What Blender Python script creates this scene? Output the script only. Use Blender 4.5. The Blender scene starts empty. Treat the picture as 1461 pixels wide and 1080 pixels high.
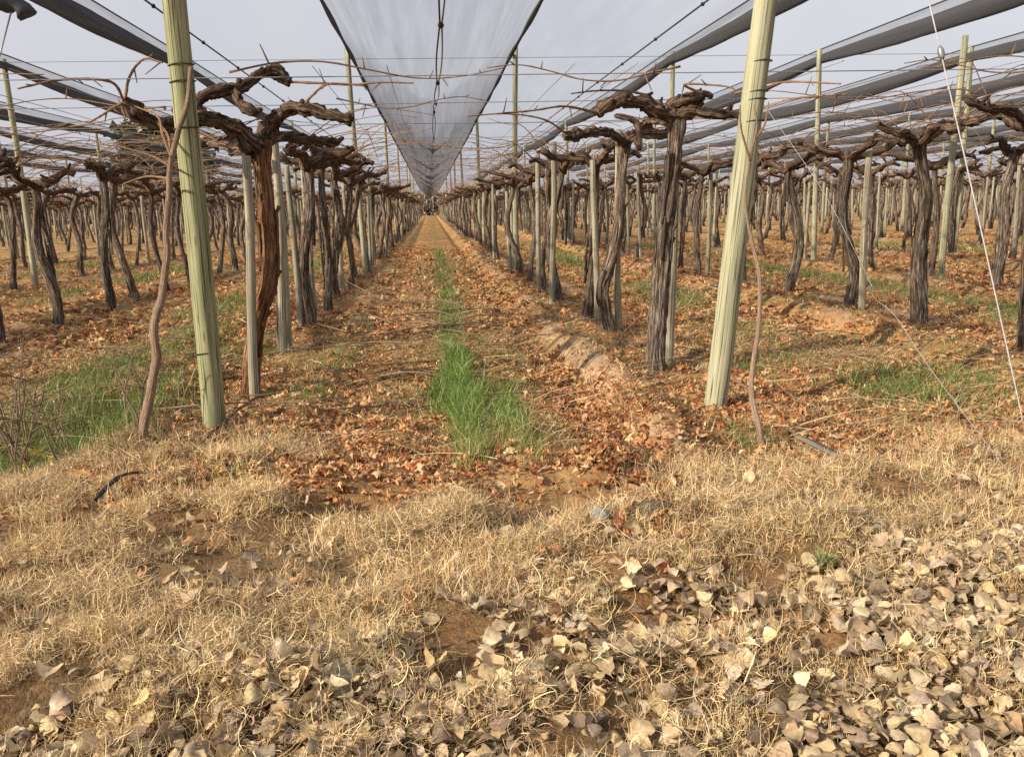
import bpy, math, random
import numpy as np
from mathutils import Matrix
random.seed(7)
RNG = np.random.default_rng(11)
sc = bpy.context.scene
COL = sc.collection
PI = math.pi

# ------------------------------------------------------------------ noise
def _h(ix, iy, s):
    n = (ix.astype(np.int64) * 374761393 + iy.astype(np.int64) * 668265263 + s * 974711) & 0x7fffffff
    n = ((n ^ (n >> 13)) * 1274126177) & 0x7fffffff
    n = n ^ (n >> 16)
    return (n & 0xffff) / 65535.0
def vnoise(x, y, s=0):
    x = np.asarray(x, float); y = np.asarray(y, float)
    ix = np.floor(x); iy = np.floor(y); fx = x - ix; fy = y - iy
    fx = fx * fx * (3 - 2 * fx); fy = fy * fy * (3 - 2 * fy)
    a = _h(ix, iy, s); b = _h(ix + 1, iy, s); c = _h(ix, iy + 1, s); d = _h(ix + 1, iy + 1, s)
    return a + (b - a) * fx + (c - a) * fy + (a - b - c + d) * fx * fy
def fbm(x, y, s=0, o=4):
    t = 0; a = .5; n = 0
    for k in range(o):
        t = t + a * vnoise(np.asarray(x) * 2 ** k + 17.3 * k, np.asarray(y) * 2 ** k - 9.1 * k, s + k); n += a; a *= .5
    return t / n
def sst(a, b, x):
    t = np.clip((x - a) / (b - a), 0, 1); return t * t * (3 - 2 * t)

# ------------------------------------------------------------------ terrain
ROW0, SP = 1.97, 3.55
def rowu(x):
    return (np.asarray(x) - ROW0 + SP / 2) % SP - SP / 2
def g(x, y):
    x = np.asarray(x, float); y = np.asarray(y, float)
    u = np.abs(rowu(x))
    inn = sst(4.4, 5.6, y)
    near = np.exp(-np.maximum(y - 14, 0) / 12)
    z = .05 * (fbm(x * .5, y * .5, 3) - .5) + .09 * (fbm(x * 1.7, y * 1.7, 5) - .5) * (1 - .55 * sst(6, 9, y)) + .085 * (fbm(x * 4, y * 4, 8, 4) - .5) * near * (1 - .6 * np.exp(-((x - 1.45) / .3) ** 4) * inn)
    k = .45 + .9 * vnoise(x * .6, y * .9, 21)
    sd_ = np.where(rowu(x) < 0, 1., .38)
    z = z + inn * (.11 * k * sd_ * np.exp(-((u - .52) / .2) ** 2) - .10 * sd_ * np.exp(-((u - .9) / .15) ** 2) + .02 * np.exp(-(u / .2) ** 2))
    fg = (1 - sst(4.2, 5.2, y)) * sst(1.6, 2.6, y)
    z = z + fg * .20 * (fbm(x * 2.3, y * 2.9, 12, 3) - .5)
    z = z + .085 * np.exp(-((x + 1.6) / .8) ** 2 - ((y - 4.45) / .55) ** 2)
    z = z - .18 * np.exp(-((x + 2.75) / .6) ** 2 - ((y - 5.6) / .7) ** 2)
    z = z + .10 * np.exp(-((x - .93) / .17) ** 2 - ((y - 4.55) / .3) ** 2)
    z = z + .085 * np.exp(-((x - 1.42) / .22) ** 2) * sst(4.3, 5, y) * (1 - sst(8, 10, y))
    return z
def g1(x, y): return float(g(np.array([x]), np.array([y]))[0])

# ------------------------------------------------------------------ mesh helpers
class Geo:
    def __init__(s): s.v = []; s.q = []; s.t = []; s.tc = []; s.col = []; s.n = 0
    def add(s, v, q=None, t=None, tc=None, col=None):
        v = np.asarray(v, float).reshape(-1, 3); m = len(v)
        s.v.append(v)
        if q is not None and len(q): s.q.append(np.asarray(q, np.int64).reshape(-1, 4) + s.n)
        if t is not None and len(t): s.t.append(np.asarray(t, np.int64).reshape(-1, 3) + s.n)
        s.tc.append(np.zeros((m, 3)) if tc is None else np.asarray(tc, float).reshape(-1, 3))
        s.col.append(np.ones((m, 3)) if col is None else np.asarray(col, float).reshape(-1, 3))
        s.n += m
    def cat(s):
        V = np.concatenate(s.v); Q = np.concatenate(s.q) if s.q else np.zeros((0, 4), np.int64)
        T = np.concatenate(s.t) if s.t else np.zeros((0, 3), np.int64)
        return V, Q, T, np.concatenate(s.tc), np.concatenate(s.col)
    def merge(s, o, M=None, off=(0, 0, 0)):
        V, Q, T, tc, c = o.cat()
        if M is not None: V = V @ M.T
        s.add(V + np.asarray(off), Q, T, tc, c)
def mesh(name, geo, mat, smooth=True):
    V, Q, T, tc, c = geo.cat()
    me = bpy.data.meshes.new(name)
    me.vertices.add(len(V)); me.vertices.foreach_set('co', V.astype(np.float32).ravel())
    nl = Q.size + T.size
    me.loops.add(nl); me.loops.foreach_set('vertex_index', np.concatenate([Q.ravel(), T.ravel()]).astype(np.int32))
    me.polygons.add(len(Q) + len(T))
    st = np.concatenate([np.arange(len(Q)) * 4, Q.size + np.arange(len(T)) * 3]).astype(np.int32)
    me.polygons.foreach_set('loop_start', st)
    me.polygons.foreach_set('use_smooth', np.full(len(st), smooth))
    me.update(calc_edges=True)
    a = me.attributes.new('tc', 'FLOAT_VECTOR', 'POINT'); a.data.foreach_set('vector', tc.astype(np.float32).ravel())
    a = me.attributes.new('Col', 'FLOAT_COLOR', 'POINT')
    a.data.foreach_set('color', np.concatenate([c, np.ones((len(c), 1))], 1).astype(np.float32).ravel())
    me.materials.append(mat)
    return me
def link(name, data, parent=None, loc=(0, 0, 0), rz=0):
    o = bpy.data.objects.new(name, data); COL.objects.link(o)
    o.location = loc; o.rotation_euler = (0, 0, rz)
    if parent: o.parent = parent
    return o
def tag(o, label=None, cat=None, group=None, kind=None):
    if label: o['label'] = label
    if cat: o['category'] = cat
    if group: o['group'] = group
    if kind: o['kind'] = kind
    return o

_ND = np.random.default_rng(5).normal(size=(10, 3))
def pn(x, y, z, f, ph):
    t = 0
    for i in range(6):
        d = _ND[i] * f * (1 + .35 * i); t = t + np.sin(d[0] * x + d[1] * y + d[2] * z + ph * (i + 1) * 1.7) / (1 + .4 * i)
    return t / 2.2
def smooth_path(P, n):
    """Catmull-Rom through the points P, n samples"""
    P = np.asarray(P, float)
    if len(P) < 3:
        t = np.linspace(0, 1, n)[:, None]; return P[0] * (1 - t) + P[-1] * t
    Q = np.vstack([2 * P[0] - P[1], P, 2 * P[-1] - P[-2]])
    L = np.concatenate([[0], np.cumsum(np.linalg.norm(np.diff(P, axis=0), axis=1))])
    s = np.linspace(0, L[-1], n); k = np.clip(np.searchsorted(L, s, 'right') - 1, 0, len(P) - 2)
    t = ((s - L[k]) / np.maximum(L[k + 1] - L[k], 1e-9))[:, None]
    a, b, c, d = Q[k], Q[k + 1], Q[k + 2], Q[k + 3]
    return .5 * (2 * b + (c - a) * t + (2 * a - 5 * b + 4 * c - d) * t ** 2 + (3 * b - a - 3 * c + d) * t ** 3)
def frames(P):
    T = np.gradient(P, axis=0); T /= np.maximum(np.linalg.norm(T, axis=1, keepdims=True), 1e-9)
    n = np.array([1., 0, 0]) if abs(T[0][0]) < .8 else np.array([0, 1., 0])
    N = []
    for t in T:
        n = n - t * (n @ t); n = n / max(np.linalg.norm(n), 1e-9); N.append(n)
    N = np.array(N); return T, N, np.cross(T, N)
def tube(geo, P, r, sides=10, amp=0., freq=9., ph=0., flute=0., twist=2., caps=True, ell=(1, 1), col=None):
    """a tapered, gnarled tube along P with closed ends; tc = (cos, sin, length) drives the bark along the limb"""
    P = np.asarray(P, float); n = len(P); r = np.broadcast_to(np.asarray(r, float), (n,)).copy()
    L = np.concatenate([[0], np.cumsum(np.linalg.norm(np.diff(P, axis=0), axis=1))])
    T, N, B = frames(P)
    if caps:
        P = np.vstack([P[0], P, P[-1]]); r = np.concatenate([[r[0] * .02], r, [r[-1] * .02]])
        N = np.vstack([N[0], N, N[-1]]); B = np.vstack([B[0], B, B[-1]]); L = np.concatenate([[L[0]], L, [L[-1]]]); n += 2
    th = np.arange(sides) * 2 * PI / sides
    C, S = np.cos(th)[None], np.sin(th)[None]
    k = 1.
    if amp or flute:
        A = th[None] + twist * L[:, None]
        k = 1 + flute * (np.cos(2 * A + ph) * .6 + .5 * np.cos(5 * A - ph * 2 + 3 * np.sin(L[:, None] * 2.3 + ph)) + .3 * np.cos(9 * A + ph * 3))
        k = k + amp * pn(C * r.mean() * 3, S * r.mean() * 3, L[:, None] * np.ones_like(C), freq, ph)
        k = np.maximum(k, .3)
    R = r[:, None] * k
    V = P[:, None] + (R * C * ell[0])[..., None] * N[:, None] + (R * S * ell[1])[..., None] * B[:, None]
    i = np.arange(n - 1)[:, None] * sides; j = np.arange(sides)[None]; j2 = (j + 1) % sides
    q = np.stack([i + j, i + j2, i + sides + j2, i + sides + j], -1).reshape(-1, 4)
    tc = np.stack([C + 0 * L[:, None], S + 0 * L[:, None], L[:, None] + 0 * C], -1).reshape(-1, 3)
    tc[:, 2] += ph * 3.1
    geo.add(V.reshape(-1, 3), q, tc=tc, col=None if col is None else np.tile(col, (V.size // 3, 1)))

# ------------------------------------------------------------------ materials
class NT:
    def __init__(s, name):
        s.m = bpy.data.materials.new(name); s.m.use_nodes = True; s.t = s.m.node_tree
        for n in list(s.t.nodes): s.t.nodes.remove(n)
        s.out = s.n('ShaderNodeOutputMaterial')
    def n(s, ty, **kw):
        x = s.t.nodes.new(ty)
        for k, v in kw.items():
            if k.startswith('i_'):
                key = k[2:].replace('_', ' ')
                x.inputs[int(key) if key.isdigit() else key].default_value = v
            else: setattr(x, k, v)
        return x
    def l(s, a, b): s.t.links.new(a, b)
    def ramp(s, fac, stops):
        r = s.n('ShaderNodeValToRGB'); e = r.color_ramp.elements
        while len(e) < len(stops): e.new(.5)
        for k, (p, c) in enumerate(stops): e[k].position = p; e[k].color = (*c, 1) if len(c) == 3 else c
        s.l(fac, r.inputs[0]); return r.outputs[0]
    def noise(s, vec, scale, detail=4, rough=.6):
        x = s.n('ShaderNodeTexNoise'); x.inputs['Scale'].default_value = scale; x.inputs['Detail'].default_value = detail; x.inputs['Roughness'].default_value = rough
        s.l(vec, x.inputs['Vector']); return x.outputs['Fac']
    def mapping(s, vec, sx, sy, sz):
        x = s.n('ShaderNodeMapping'); x.inputs['Scale'].default_value = (sx, sy, sz); s.l(vec, x.inputs['Vector']); return x.outputs[0]
    def mix(s, a, b, fac, mode='MIX'):
        x = s.n('ShaderNodeMix', data_type='RGBA', blend_type=mode)
        for v, k in ((fac, 0), (a, 6), (b, 7)):
            if isinstance(v, (int, float)): x.inputs[k].default_value = v
            elif isinstance(v, tuple): x.inputs[k].default_value = (*v, 1)
            else: s.l(v, x.inputs[k])
        return x.outputs[2]
    def attr(s, name, out='Vector'):
        a = s.n('ShaderNodeAttribute'); a.attribute_name = name; return a.outputs[out]
    def rnd(s): return s.n('ShaderNodeObjectInfo').outputs['Random']
    def bump(s, h, st, dist):
        b = s.n('ShaderNodeBump'); b.inputs['Strength'].default_value = st; b.inputs['Distance'].default_value = dist; s.l(h, b.inputs['Height']); return b.outputs[0]
    def surf(s, col, rough=.85, normal=None, spec=.25, metal=0.):
        p = s.n('ShaderNodeBsdfPrincipled'); p.inputs['Roughness'].default_value = rough; p.inputs['Specular IOR Level'].default_value = spec; p.inputs['Metallic'].default_value = metal
        if isinstance(col, tuple): p.inputs['Base Color'].default_value = (*col, 1)
        else: s.l(col, p.inputs['Base Color'])
        if normal is not None: s.l(normal, p.inputs['Normal'])
        s.l(p.outputs[0], s.out.inputs[0]); return p

def mat_bark(name, dark, mid, light, scale=1.):
    m = NT(name); tc = m.attr('tc')
    r = m.rnd(); off = m.n('ShaderNodeVectorMath', operation='ADD'); m.l(tc, off.inputs[0])
    cx = m.n('ShaderNodeCombineXYZ'); m.l(r, cx.inputs[2]); mul = m.n('ShaderNodeVectorMath', operation='SCALE'); mul.inputs['Scale'].default_value = 9.; m.l(cx.outputs[0], mul.inputs[0]); m.l(mul.outputs[0], off.inputs[1])
    v = m.mapping(off.outputs[0], 2.6 * scale, 2.6 * scale, 2.2)
    n1 = m.noise(v, 2.2, 5, .65)
    v2 = m.mapping(off.outputs[0], 5 * scale, 5 * scale, 5.)
    n2 = m.noise(v2, 2.6, 4, .6)
    n3 = m.noise(off.outputs[0], 1.3, 3)
    base = m.ramp(n1, [(.36, dark), (.5, mid), (.64, light)])
    c = m.mix(base, m.ramp(n2, [(.3, (.55, .55, .55)), (.6, (1.15, 1.12, 1.08))]), 1., 'MULTIPLY')
    tint = m.ramp(n3, [(.35, (1., .86, .74)), (.65, (1., 1.02, 1.04))])
    c = m.mix(c, tint, 1., 'MULTIPLY')
    c = m.mix(c, m.ramp(r, [(0, (.8, .78, .76)), (1, (1.18, 1.14, 1.08))]), 1., 'MULTIPLY')
    h = m.n('ShaderNodeMath', operation='ADD'); m.l(n1, h.inputs[0]); m.l(n2, h.inputs[1])
    m.surf(c, .92, m.bump(h.outputs[0], .9, .02), .12); return m.m
def mat_post(name, cols, crack=1., fscale=1.):
    m = NT(name); tc = m.attr('tc'); r = m.rnd()
    off = m.n('ShaderNodeVectorMath', operation='ADD'); m.l(tc, off.inputs[0])
    cx = m.n('ShaderNodeCombineXYZ'); m.l(r, cx.inputs[2]); m.l(r, cx.inputs[0]); mul = m.n('ShaderNodeVectorMath', operation='SCALE'); mul.inputs['Scale'].default_value = 13.; m.l(cx.outputs[0], mul.inputs[0]); m.l(mul.outputs[0], off.inputs[1])
    grain = m.noise(m.mapping(off.outputs[0], 9 * fscale, 9 * fscale, .55), 1.6, 5, .7)
    blot = m.noise(m.mapping(off.outputs[0], .9, .9, 1.4), 1.5, 5, .6)
    crk = m.noise(m.mapping(off.outputs[0], 3.2, 3.2, .28), 1.5, 3, .5)
    c = m.ramp(blot, [(.28, cols[0]), (.5, cols[1]), (.72, cols[2])])
    c = m.mix(c, m.ramp(grain, [(.3, (.66, .64, .6)), (.52, (1., 1., .98)), (.72, (1.12, 1.1, 1.05))]), 1., 'MULTIPLY')
    line = m.ramp(crk, [(.468, (0, 0, 0)), (.49, (1, 1, 1)), (.51, (1, 1, 1)), (.532, (0, 0, 0))])
    x = m.n('ShaderNodeMath', operation='MULTIPLY'); m.l(line, x.inputs[0]); x.inputs[1].default_value = crack
    c = m.mix(c, (.06, .05, .03), x.outputs[0])
    c = m.mix(c, m.ramp(r, [(0, (.86, .86, .88)), (1, (1.1, 1.08, 1.02))]), 1., 'MULTIPLY')
    h = m.n('ShaderNodeMath', operation='SUBTRACT'); m.l(grain, h.inputs[0]); m.l(line, h.inputs[1])
    kn = m.n('ShaderNodeTexVoronoi'); kn.inputs['Scale'].default_value = 1.; m.l(m.mapping(off.outputs[0], 1.1, 1.1, 2.4), kn.inputs['Vector'])
    c = m.mix(c, (.13, .10, .06), m.ramp(kn.outputs['Distance'], [(.07, (.75, .75, .75)), (.13, (0, 0, 0))]))
    m.surf(c, .88, m.bump(h.outputs[0], .4, .006), .15); return m.m
def mat_leafy(name, trans=.3, rough=.7, ns=60., k=(.75, 1.15)):
    m = NT(name); col = m.attr('Col', 'Color'); geo = m.n('ShaderNodeNewGeometry').outputs['Position']
    n = m.noise(geo, ns, 3)
    c = m.mix(col, m.ramp(n, [(.3, (k[0],) * 3), (.7, (k[1],) * 3)]), 1., 'MULTIPLY')
    d = m.n('ShaderNodeBsdfDiffuse'); m.l(c, d.inputs[0]); t = m.n('ShaderNodeBsdfTranslucent'); m.l(c, t.inputs[0])
    x = m.n('ShaderNodeMixShader'); x.inputs[0].default_value = trans; m.l(d.outputs[0], x.inputs[1]); m.l(t.outputs[0], x.inputs[2])
    gl = m.n('ShaderNodeBsdfGlossy'); gl.inputs['Roughness'].default_value = rough * .6; gl.inputs['Color'].default_value = (1, .95, .85, 1)
    y = m.n('ShaderNodeMixShader'); y.inputs[0].default_value = .03; m.l(x.outputs[0], y.inputs[1]); m.l(gl.outputs[0], y.inputs[2])
    m.l(y.outputs[0], m.out.inputs[0]); return m.m
def mat_net(name, lo, hi, grey, sx, sy, bays=False):
    """knotted shade net: part open, part dark yarn, denser where it is gathered into folds"""
    m = NT(name); tc = m.attr('tc')
    n = m.noise(m.mapping(tc, sx, sy, 1.), 1., 4, .6)
    f = m.n('ShaderNodeMapRange'); f.inputs['From Min'].default_value = .3; f.inputs['From Max'].default_value = .72; f.inputs['To Min'].default_value = lo; f.inputs['To Max'].default_value = hi; m.l(n, f.inputs[0])
    fac = f.outputs[0]
    if bays:                                                        # far-bay darkening painted in as extra opacity, rising around the first pole line
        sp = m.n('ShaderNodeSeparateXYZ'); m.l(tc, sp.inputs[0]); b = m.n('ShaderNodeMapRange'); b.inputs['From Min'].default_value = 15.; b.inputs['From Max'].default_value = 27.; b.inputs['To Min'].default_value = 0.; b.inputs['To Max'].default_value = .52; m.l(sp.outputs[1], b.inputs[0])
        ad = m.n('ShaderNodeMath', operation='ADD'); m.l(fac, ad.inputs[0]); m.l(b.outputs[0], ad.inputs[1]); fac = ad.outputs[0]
    c = m.ramp(n, [(.3, tuple(g_ * 1.25 for g_ in grey)), (.7, grey)])
    d = m.n('ShaderNodeBsdfDiffuse'); m.l(c, d.inputs[0]); t = m.n('ShaderNodeBsdfTranslucent'); m.l(c, t.inputs[0])
    x = m.n('ShaderNodeMixShader'); x.inputs[0].default_value = .3; m.l(d.outputs[0], x.inputs[1]); m.l(t.outputs[0], x.inputs[2])
    tr = m.n('ShaderNodeBsdfTransparent'); y = m.n('ShaderNodeMixShader'); m.l(fac, y.inputs[0]); m.l(tr.outputs[0], y.inputs[1]); m.l(x.outputs[0], y.inputs[2])
    m.l(y.outputs[0], m.out.inputs[0]); return m.m
def mat_plain(name, col, rough=.6, metal=0., var=.2, ns=30.):
    m = NT(name); p = m.n('ShaderNodeTexCoord').outputs['Object']; n = m.noise(p, ns, 4)
    c = m.mix(col, m.ramp(n, [(.3, (1 - var,) * 3), (.7, (1 + var,) * 3)]), 1., 'MULTIPLY')
    m.surf(c, rough, None, .3, metal); return m.m

M = {}
M['bark'] = mat_bark('vine_bark', (.02, .017, .015), (.125, .105, .09), (.42, .37, .325))
M['bark_red'] = mat_bark('stripped_vine_bark', (.055, .03, .02), (.25, .135, .078), (.44, .28, .17), .9)
M['cordon'] = mat_bark('cordon_bark', (.02, .016, .013), (.115, .086, .07), (.38, .29, .225))
M['cane'] = mat_bark('cane_bark', (.26, .16, .10), (.50, .34, .22), (.64, .49, .35))
M['shoot'] = mat_bark('shoot_bark', (.22, .16, .12), (.48, .37, .29), (.62, .51, .41))
M['post'] = mat_post('treated_pine', [(.20, .215, .115), (.31, .32, .185), (.43, .41, .27)])
M['post_r'] = mat_post('pale_treated_pine', [(.33, .335, .215), (.43, .425, .28), (.50, .47, .34)], .9)
M['stake'] = mat_post('weathered_stake', [(.22, .20, .15), (.37, .34, .26), (.50, .46, .36)])
M['pole'] = mat_post('net_pole_wood', [(.25, .25, .17), (.36, .36, .26), (.44, .43, .33)])
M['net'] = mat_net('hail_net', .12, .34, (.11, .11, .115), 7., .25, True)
M['thin_net'] = mat_net('thin_hail_net', .03, .13, (.14, .14, .145), 5., .3)
M['roll'] = mat_net('gathered_net', .80, 1., (.08, .08, .085), 5., .7)
M['veil'] = mat_net('loose_net', .25, .5, (.12, .12, .13), 6., .5)
M['cable'] = mat_plain('dark_cable', (.05, .05, .055), .5)
M['cord'] = mat_plain('pale_cord', (.4, .4, .4), .55)
M['wire'] = mat_plain('galvanised_wire', (.28, .28, .29), .45, .6)
M['tie'] = mat_plain('rusty_tie_wire', (.05, .045, .03), .7)
M['clip'] = mat_plain('black_plastic', (.02, .02, .022), .45)
M['hose'] = mat_plain('drip_hose_plastic', (.025, .023, .022), .5)
M['straw'] = mat_leafy('dry_grass_blades', .18, ns=25.)
M['green'] = mat_leafy('green_grass_blades', .35, ns=25.)
M['leaf'] = mat_leafy('pale_dry_leaf', .22, ns=70., k=(.72, 1.14))
M['vleaf'] = mat_leafy('rust_vine_leaf', .25, ns=60., k=(.6, 1.2))
M['crown'] = mat_leafy('evergreen_foliage', .2, ns=.8, k=(.55, 1.3))
M['twig'] = mat_bark('twig_bark', (.07, .055, .05), (.15, .115, .10), (.22, .17, .15))

# ------------------------------------------------------------------ camera (28 mm-like, slightly rolled, looking down the aisle)
F = 1200.
d = np.array([(613 - 730.5) / F, (540 - 297) / F, -1]); d /= np.linalg.norm(d)
xx = np.array([1, .025, 0.]); xx -= d * (xx @ d); xx /= np.linalg.norm(xx)
zz = np.cross(xx, d); RC = np.array([xx, d, zz]); CAMH = 1.5
cam = bpy.data.cameras.new('camera'); co = bpy.data.objects.new('camera', cam); COL.objects.link(co); sc.camera = co
mw = Matrix.Identity(4)
for i in range(3):
    for j in range(3): mw[i][j] = RC[i][j]
mw[2][3] = CAMH; co.matrix_world = mw
cam.sensor_width = 36; cam.lens = F / 1461 * 36; cam.clip_start = .05; cam.clip_end = 3000
def proj(x, y, z):
    v = RC.T @ np.array([x, y, z - CAMH]); return (730.5 + F * v[0] / -v[2], 540 - F * v[1] / -v[2]) if v[2] < 0 else (-9e9, 0)

# ------------------------------------------------------------------ light
SUN_AZ = math.atan2(-.90, -.44); SUN_EL = math.radians(29)
s = bpy.data.lights.new('sun', 'SUN'); s.energy = 5.3; s.angle = math.radians(.8); s.color = (1, .88, .71)
so = bpy.data.objects.new('sun', s); COL.objects.link(so)
sd = np.array([math.sin(SUN_AZ) * math.cos(SUN_EL), math.cos(SUN_AZ) * math.cos(SUN_EL), math.sin(SUN_EL)])
from mathutils import Vector
so.rotation_euler = Vector(tuple(-sd)).to_track_quat('-Z', 'Y').to_euler()
w = bpy.data.worlds.new('World'); sc.world = w; w.use_nodes = True
nt = w.node_tree; nt.nodes.clear()
sky = nt.nodes.new('ShaderNodeTexSky'); sky.sky_type = 'NISHITA'; sky.sun_disc = False; sky.sun_elevation = SUN_EL; sky.sun_rotation = SUN_AZ % (2 * PI)
sky.air_density = 1.2; sky.dust_density = 4.; sky.ozone_density = 1.5
hs = nt.nodes.new('ShaderNodeHueSaturation'); hs.inputs['Saturation'].default_value = .3
mx = nt.nodes.new('ShaderNodeMix'); mx.data_type = 'RGBA'; mx.inputs[0].default_value = .62; mx.inputs[7].default_value = (6.3, 6.3, 7.05, 1)
bg = nt.nodes.new('ShaderNodeBackground'); bg.inputs[1].default_value = .098
ow = nt.nodes.new('ShaderNodeOutputWorld')
tcw = nt.nodes.new('ShaderNodeTexCoord'); cl = nt.nodes.new('ShaderNodeTexNoise'); cl.inputs['Scale'].default_value = 2.2; cl.inputs['Detail'].default_value = 4.; cr = nt.nodes.new('ShaderNodeValToRGB')
cr.color_ramp.elements[0].position = .35; cr.color_ramp.elements[0].color = (6.0, 6.08, 6.9, 1); cr.color_ramp.elements[1].position = .68; cr.color_ramp.elements[1].color = (7.1, 7.05, 7.5, 1)
nt.links.new(tcw.outputs['Generated'], cl.inputs['Vector']); nt.links.new(cl.outputs['Fac'], cr.inputs[0]); nt.links.new(cr.outputs[0], mx.inputs[7])
nt.links.new(sky.outputs[0], hs.inputs['Color']); nt.links.new(hs.outputs[0], mx.inputs[6]); nt.links.new(mx.outputs[2], bg.inputs[0]); nt.links.new(bg.outputs[0], ow.inputs[0])
sc.view_settings.view_transform = 'Standard'; sc.view_settings.look = 'None'; sc.view_settings.exposure = .36; sc.view_settings.gamma = 1.
sc.render.engine = 'CYCLES'; sc.cycles.transparent_max_bounces = 24; sc.cycles.max_bounces = 5; sc.cycles.diffuse_bounces = 3; sc.cycles.caustics_reflective = False; sc.cycles.caustics_refractive = False
sc.cycles.use_denoising = False

# ------------------------------------------------------------------ ground sheet
def axis(lo, hi, a, b, st, gr):
    c = list(np.arange(a, b, st)); x = b; k = st
    while x < hi: c.append(x); k *= gr; x += k
    c.append(hi); x = a; k = st
    while True:
        k *= gr; x -= k
        if x <= lo: break
        c.insert(0, x)
    c.insert(0, lo); return np.array(c)
gx = axis(-500, 500, -3.6, 4.6, .045, 1.035); gy = axis(-60, 900, 1.2, 9.5, .045, 1.03)
GX, GY = np.meshgrid(gx, gy); GZ = g(GX, GY)
def greenmask(x, y):
    """aisle centres where winter grass comes up, in patches"""
    c = ((np.asarray(x) - ROW0) % SP) / SP            # 0..1 across an aisle
    n = fbm(x * .5, y * .22, 31)
    a = np.exp(-((c - .5) / .13) ** 2) * sst(.50, .62, n)
    main = (np.asarray(x) > -1.2) & (np.asarray(x) < 1.6)
    strip = np.exp(-((np.asarray(x) - .25) / .2) ** 2) * sst(4.7, 5.3, y) * (.6 + .4 * sst(.42, .55, fbm(x * .8, y * .35, 33)))
    return np.where(main, strip, a * sst(5, 6, y))
def soilmask(x, y):
    u = np.abs(rowu(x)); n = fbm(x * 1.3, y * .9, 41)
    return np.clip(np.exp(-((u - .5) / .22) ** 2) * sst(.45, .6, n) * sst(4.4, 5.2, y) + .95 * np.exp(-((np.asarray(x) - 1.45) / .24) ** 4) * sst(4.5, 5., y) * (1 - sst(8, 12, y)) * sst(.3, .45, n), 0, 1)
def groundcol(x, y):
    n = fbm(x * 1.1, y * 1.1, 51); n2 = fbm(x * 2.7, y * 2.7, 57); n3 = fbm(x * 7, y * 5, 59, 3)
    soil = np.stack([.20 + .10 * n2, .135 + .07 * n2, .085 + .045 * n2], -1)
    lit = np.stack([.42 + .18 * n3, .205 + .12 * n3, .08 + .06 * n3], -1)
    straw = np.stack([.42 + .16 * n3, .30 + .13 * n3, .15 + .07 * n3], -1)
    moss = np.stack([.14 + .06 * n2, .16 + .05 * n2, .05 + .02 * n2], -1)
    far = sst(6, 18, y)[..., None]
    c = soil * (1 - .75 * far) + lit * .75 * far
    k = sst(.42, .6, n)[..., None] * .85; c = c * (1 - k) + lit * k
    k = sst(.5, .66, fbm(x * .7 + 9, y * .5, 61))[..., None] * (.4 + .3 * far); c = c * (1 - k) + straw * k
    k = (sst(.47, .6, fbm(x * .6, y * .45, 63)) * .7)[..., None] * sst(5, 7, y)[..., None]; c = c * (1 - k) + moss * k
    k = (greenmask(x, y) * .8)[..., None]; c = c * (1 - k) + moss * .9 * k
    s_ = (soilmask(x, y) * .85)[..., None]; ps = np.stack([.47 + .12 * n2, .345 + .09 * n2, .24 + .07 * n2], -1); c = c * (1 - s_) + ps * s_
    hum = (1 - sst(3.9, 5., y + .6 * (fbm(x * 1.5, y * 1.5, 65) - .5)))[..., None] * .75; dk = np.stack([.085 + .08 * n3, .06 + .055 * n3, .038 + .03 * n3], -1); c = c * (1 - hum) + dk * hum
    return c
gg = Geo(); ny, nx = GX.shape
i = np.arange(ny - 1)[:, None] * nx; j = np.arange(nx - 1)[None]
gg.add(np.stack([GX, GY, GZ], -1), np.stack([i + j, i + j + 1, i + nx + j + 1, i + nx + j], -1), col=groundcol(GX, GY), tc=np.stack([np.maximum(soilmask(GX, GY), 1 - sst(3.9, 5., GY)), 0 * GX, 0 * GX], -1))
m = NT('vineyard_soil'); pos = m.n('ShaderNodeNewGeometry').outputs['Position']; cc = m.attr('Col', 'Color')
n1 = m.noise(pos, 14, 6, .7); n2 = m.noise(pos, 55, 4, .7)
vo = m.n('ShaderNodeTexVoronoi'); vo.inputs['Scale'].default_value = 11.; m.l(m.mapping(pos, 1, .7, 1), vo.inputs['Vector'])
c = m.mix(cc, m.ramp(n1, [(.28, (.5, .46, .42)), (.5, (1., 1., 1.)), (.72, (1.35, 1.3, 1.22))]), 1., 'MULTIPLY')
bw = m.n('ShaderNodeRGBToBW'); m.l(vo.outputs['Color'], bw.inputs[0])
c = m.mix(c, m.ramp(bw.outputs[0], [(.25, (.72, .66, .6)), (.6, (1.1, 1.06, 1.)), (.85, (1.3, 1.15, .95))]), .7, 'MULTIPLY')
c = m.mix(c, m.ramp(n2, [(.3, (.7, .68, .66)), (.65, (1.12, 1.1, 1.08))]), 1., 'MULTIPLY')
vb = m.n('ShaderNodeTexVoronoi'); vb.inputs['Scale'].default_value = 19.; wv = m.n('ShaderNodeVectorMath', operation='ADD'); m.l(pos, wv.inputs[0]); nn = m.n('ShaderNodeTexNoise'); nn.inputs['Scale'].default_value = 9.; m.l(pos, nn.inputs['Vector']); sc3 = m.n('ShaderNodeVectorMath', operation='SCALE'); sc3.inputs['Scale'].default_value = .12; m.l(nn.outputs['Color'], sc3.inputs[0]); m.l(sc3.outputs[0], wv.inputs[1]); m.l(m.mapping(wv.outputs[0], 1, .55, 1), vb.inputs['Vector'])
bw2 = m.n('ShaderNodeRGBToBW'); m.l(vb.outputs['Color'], bw2.inputs[0])
flk = m.ramp(bw2.outputs[0], [(.22, (.10, .06, .035)), (.38, (.36, .16, .065)), (.5, (.50, .26, .10)), (.62, (.58, .38, .18)), (.8, (.2, .17, .07))])
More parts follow.
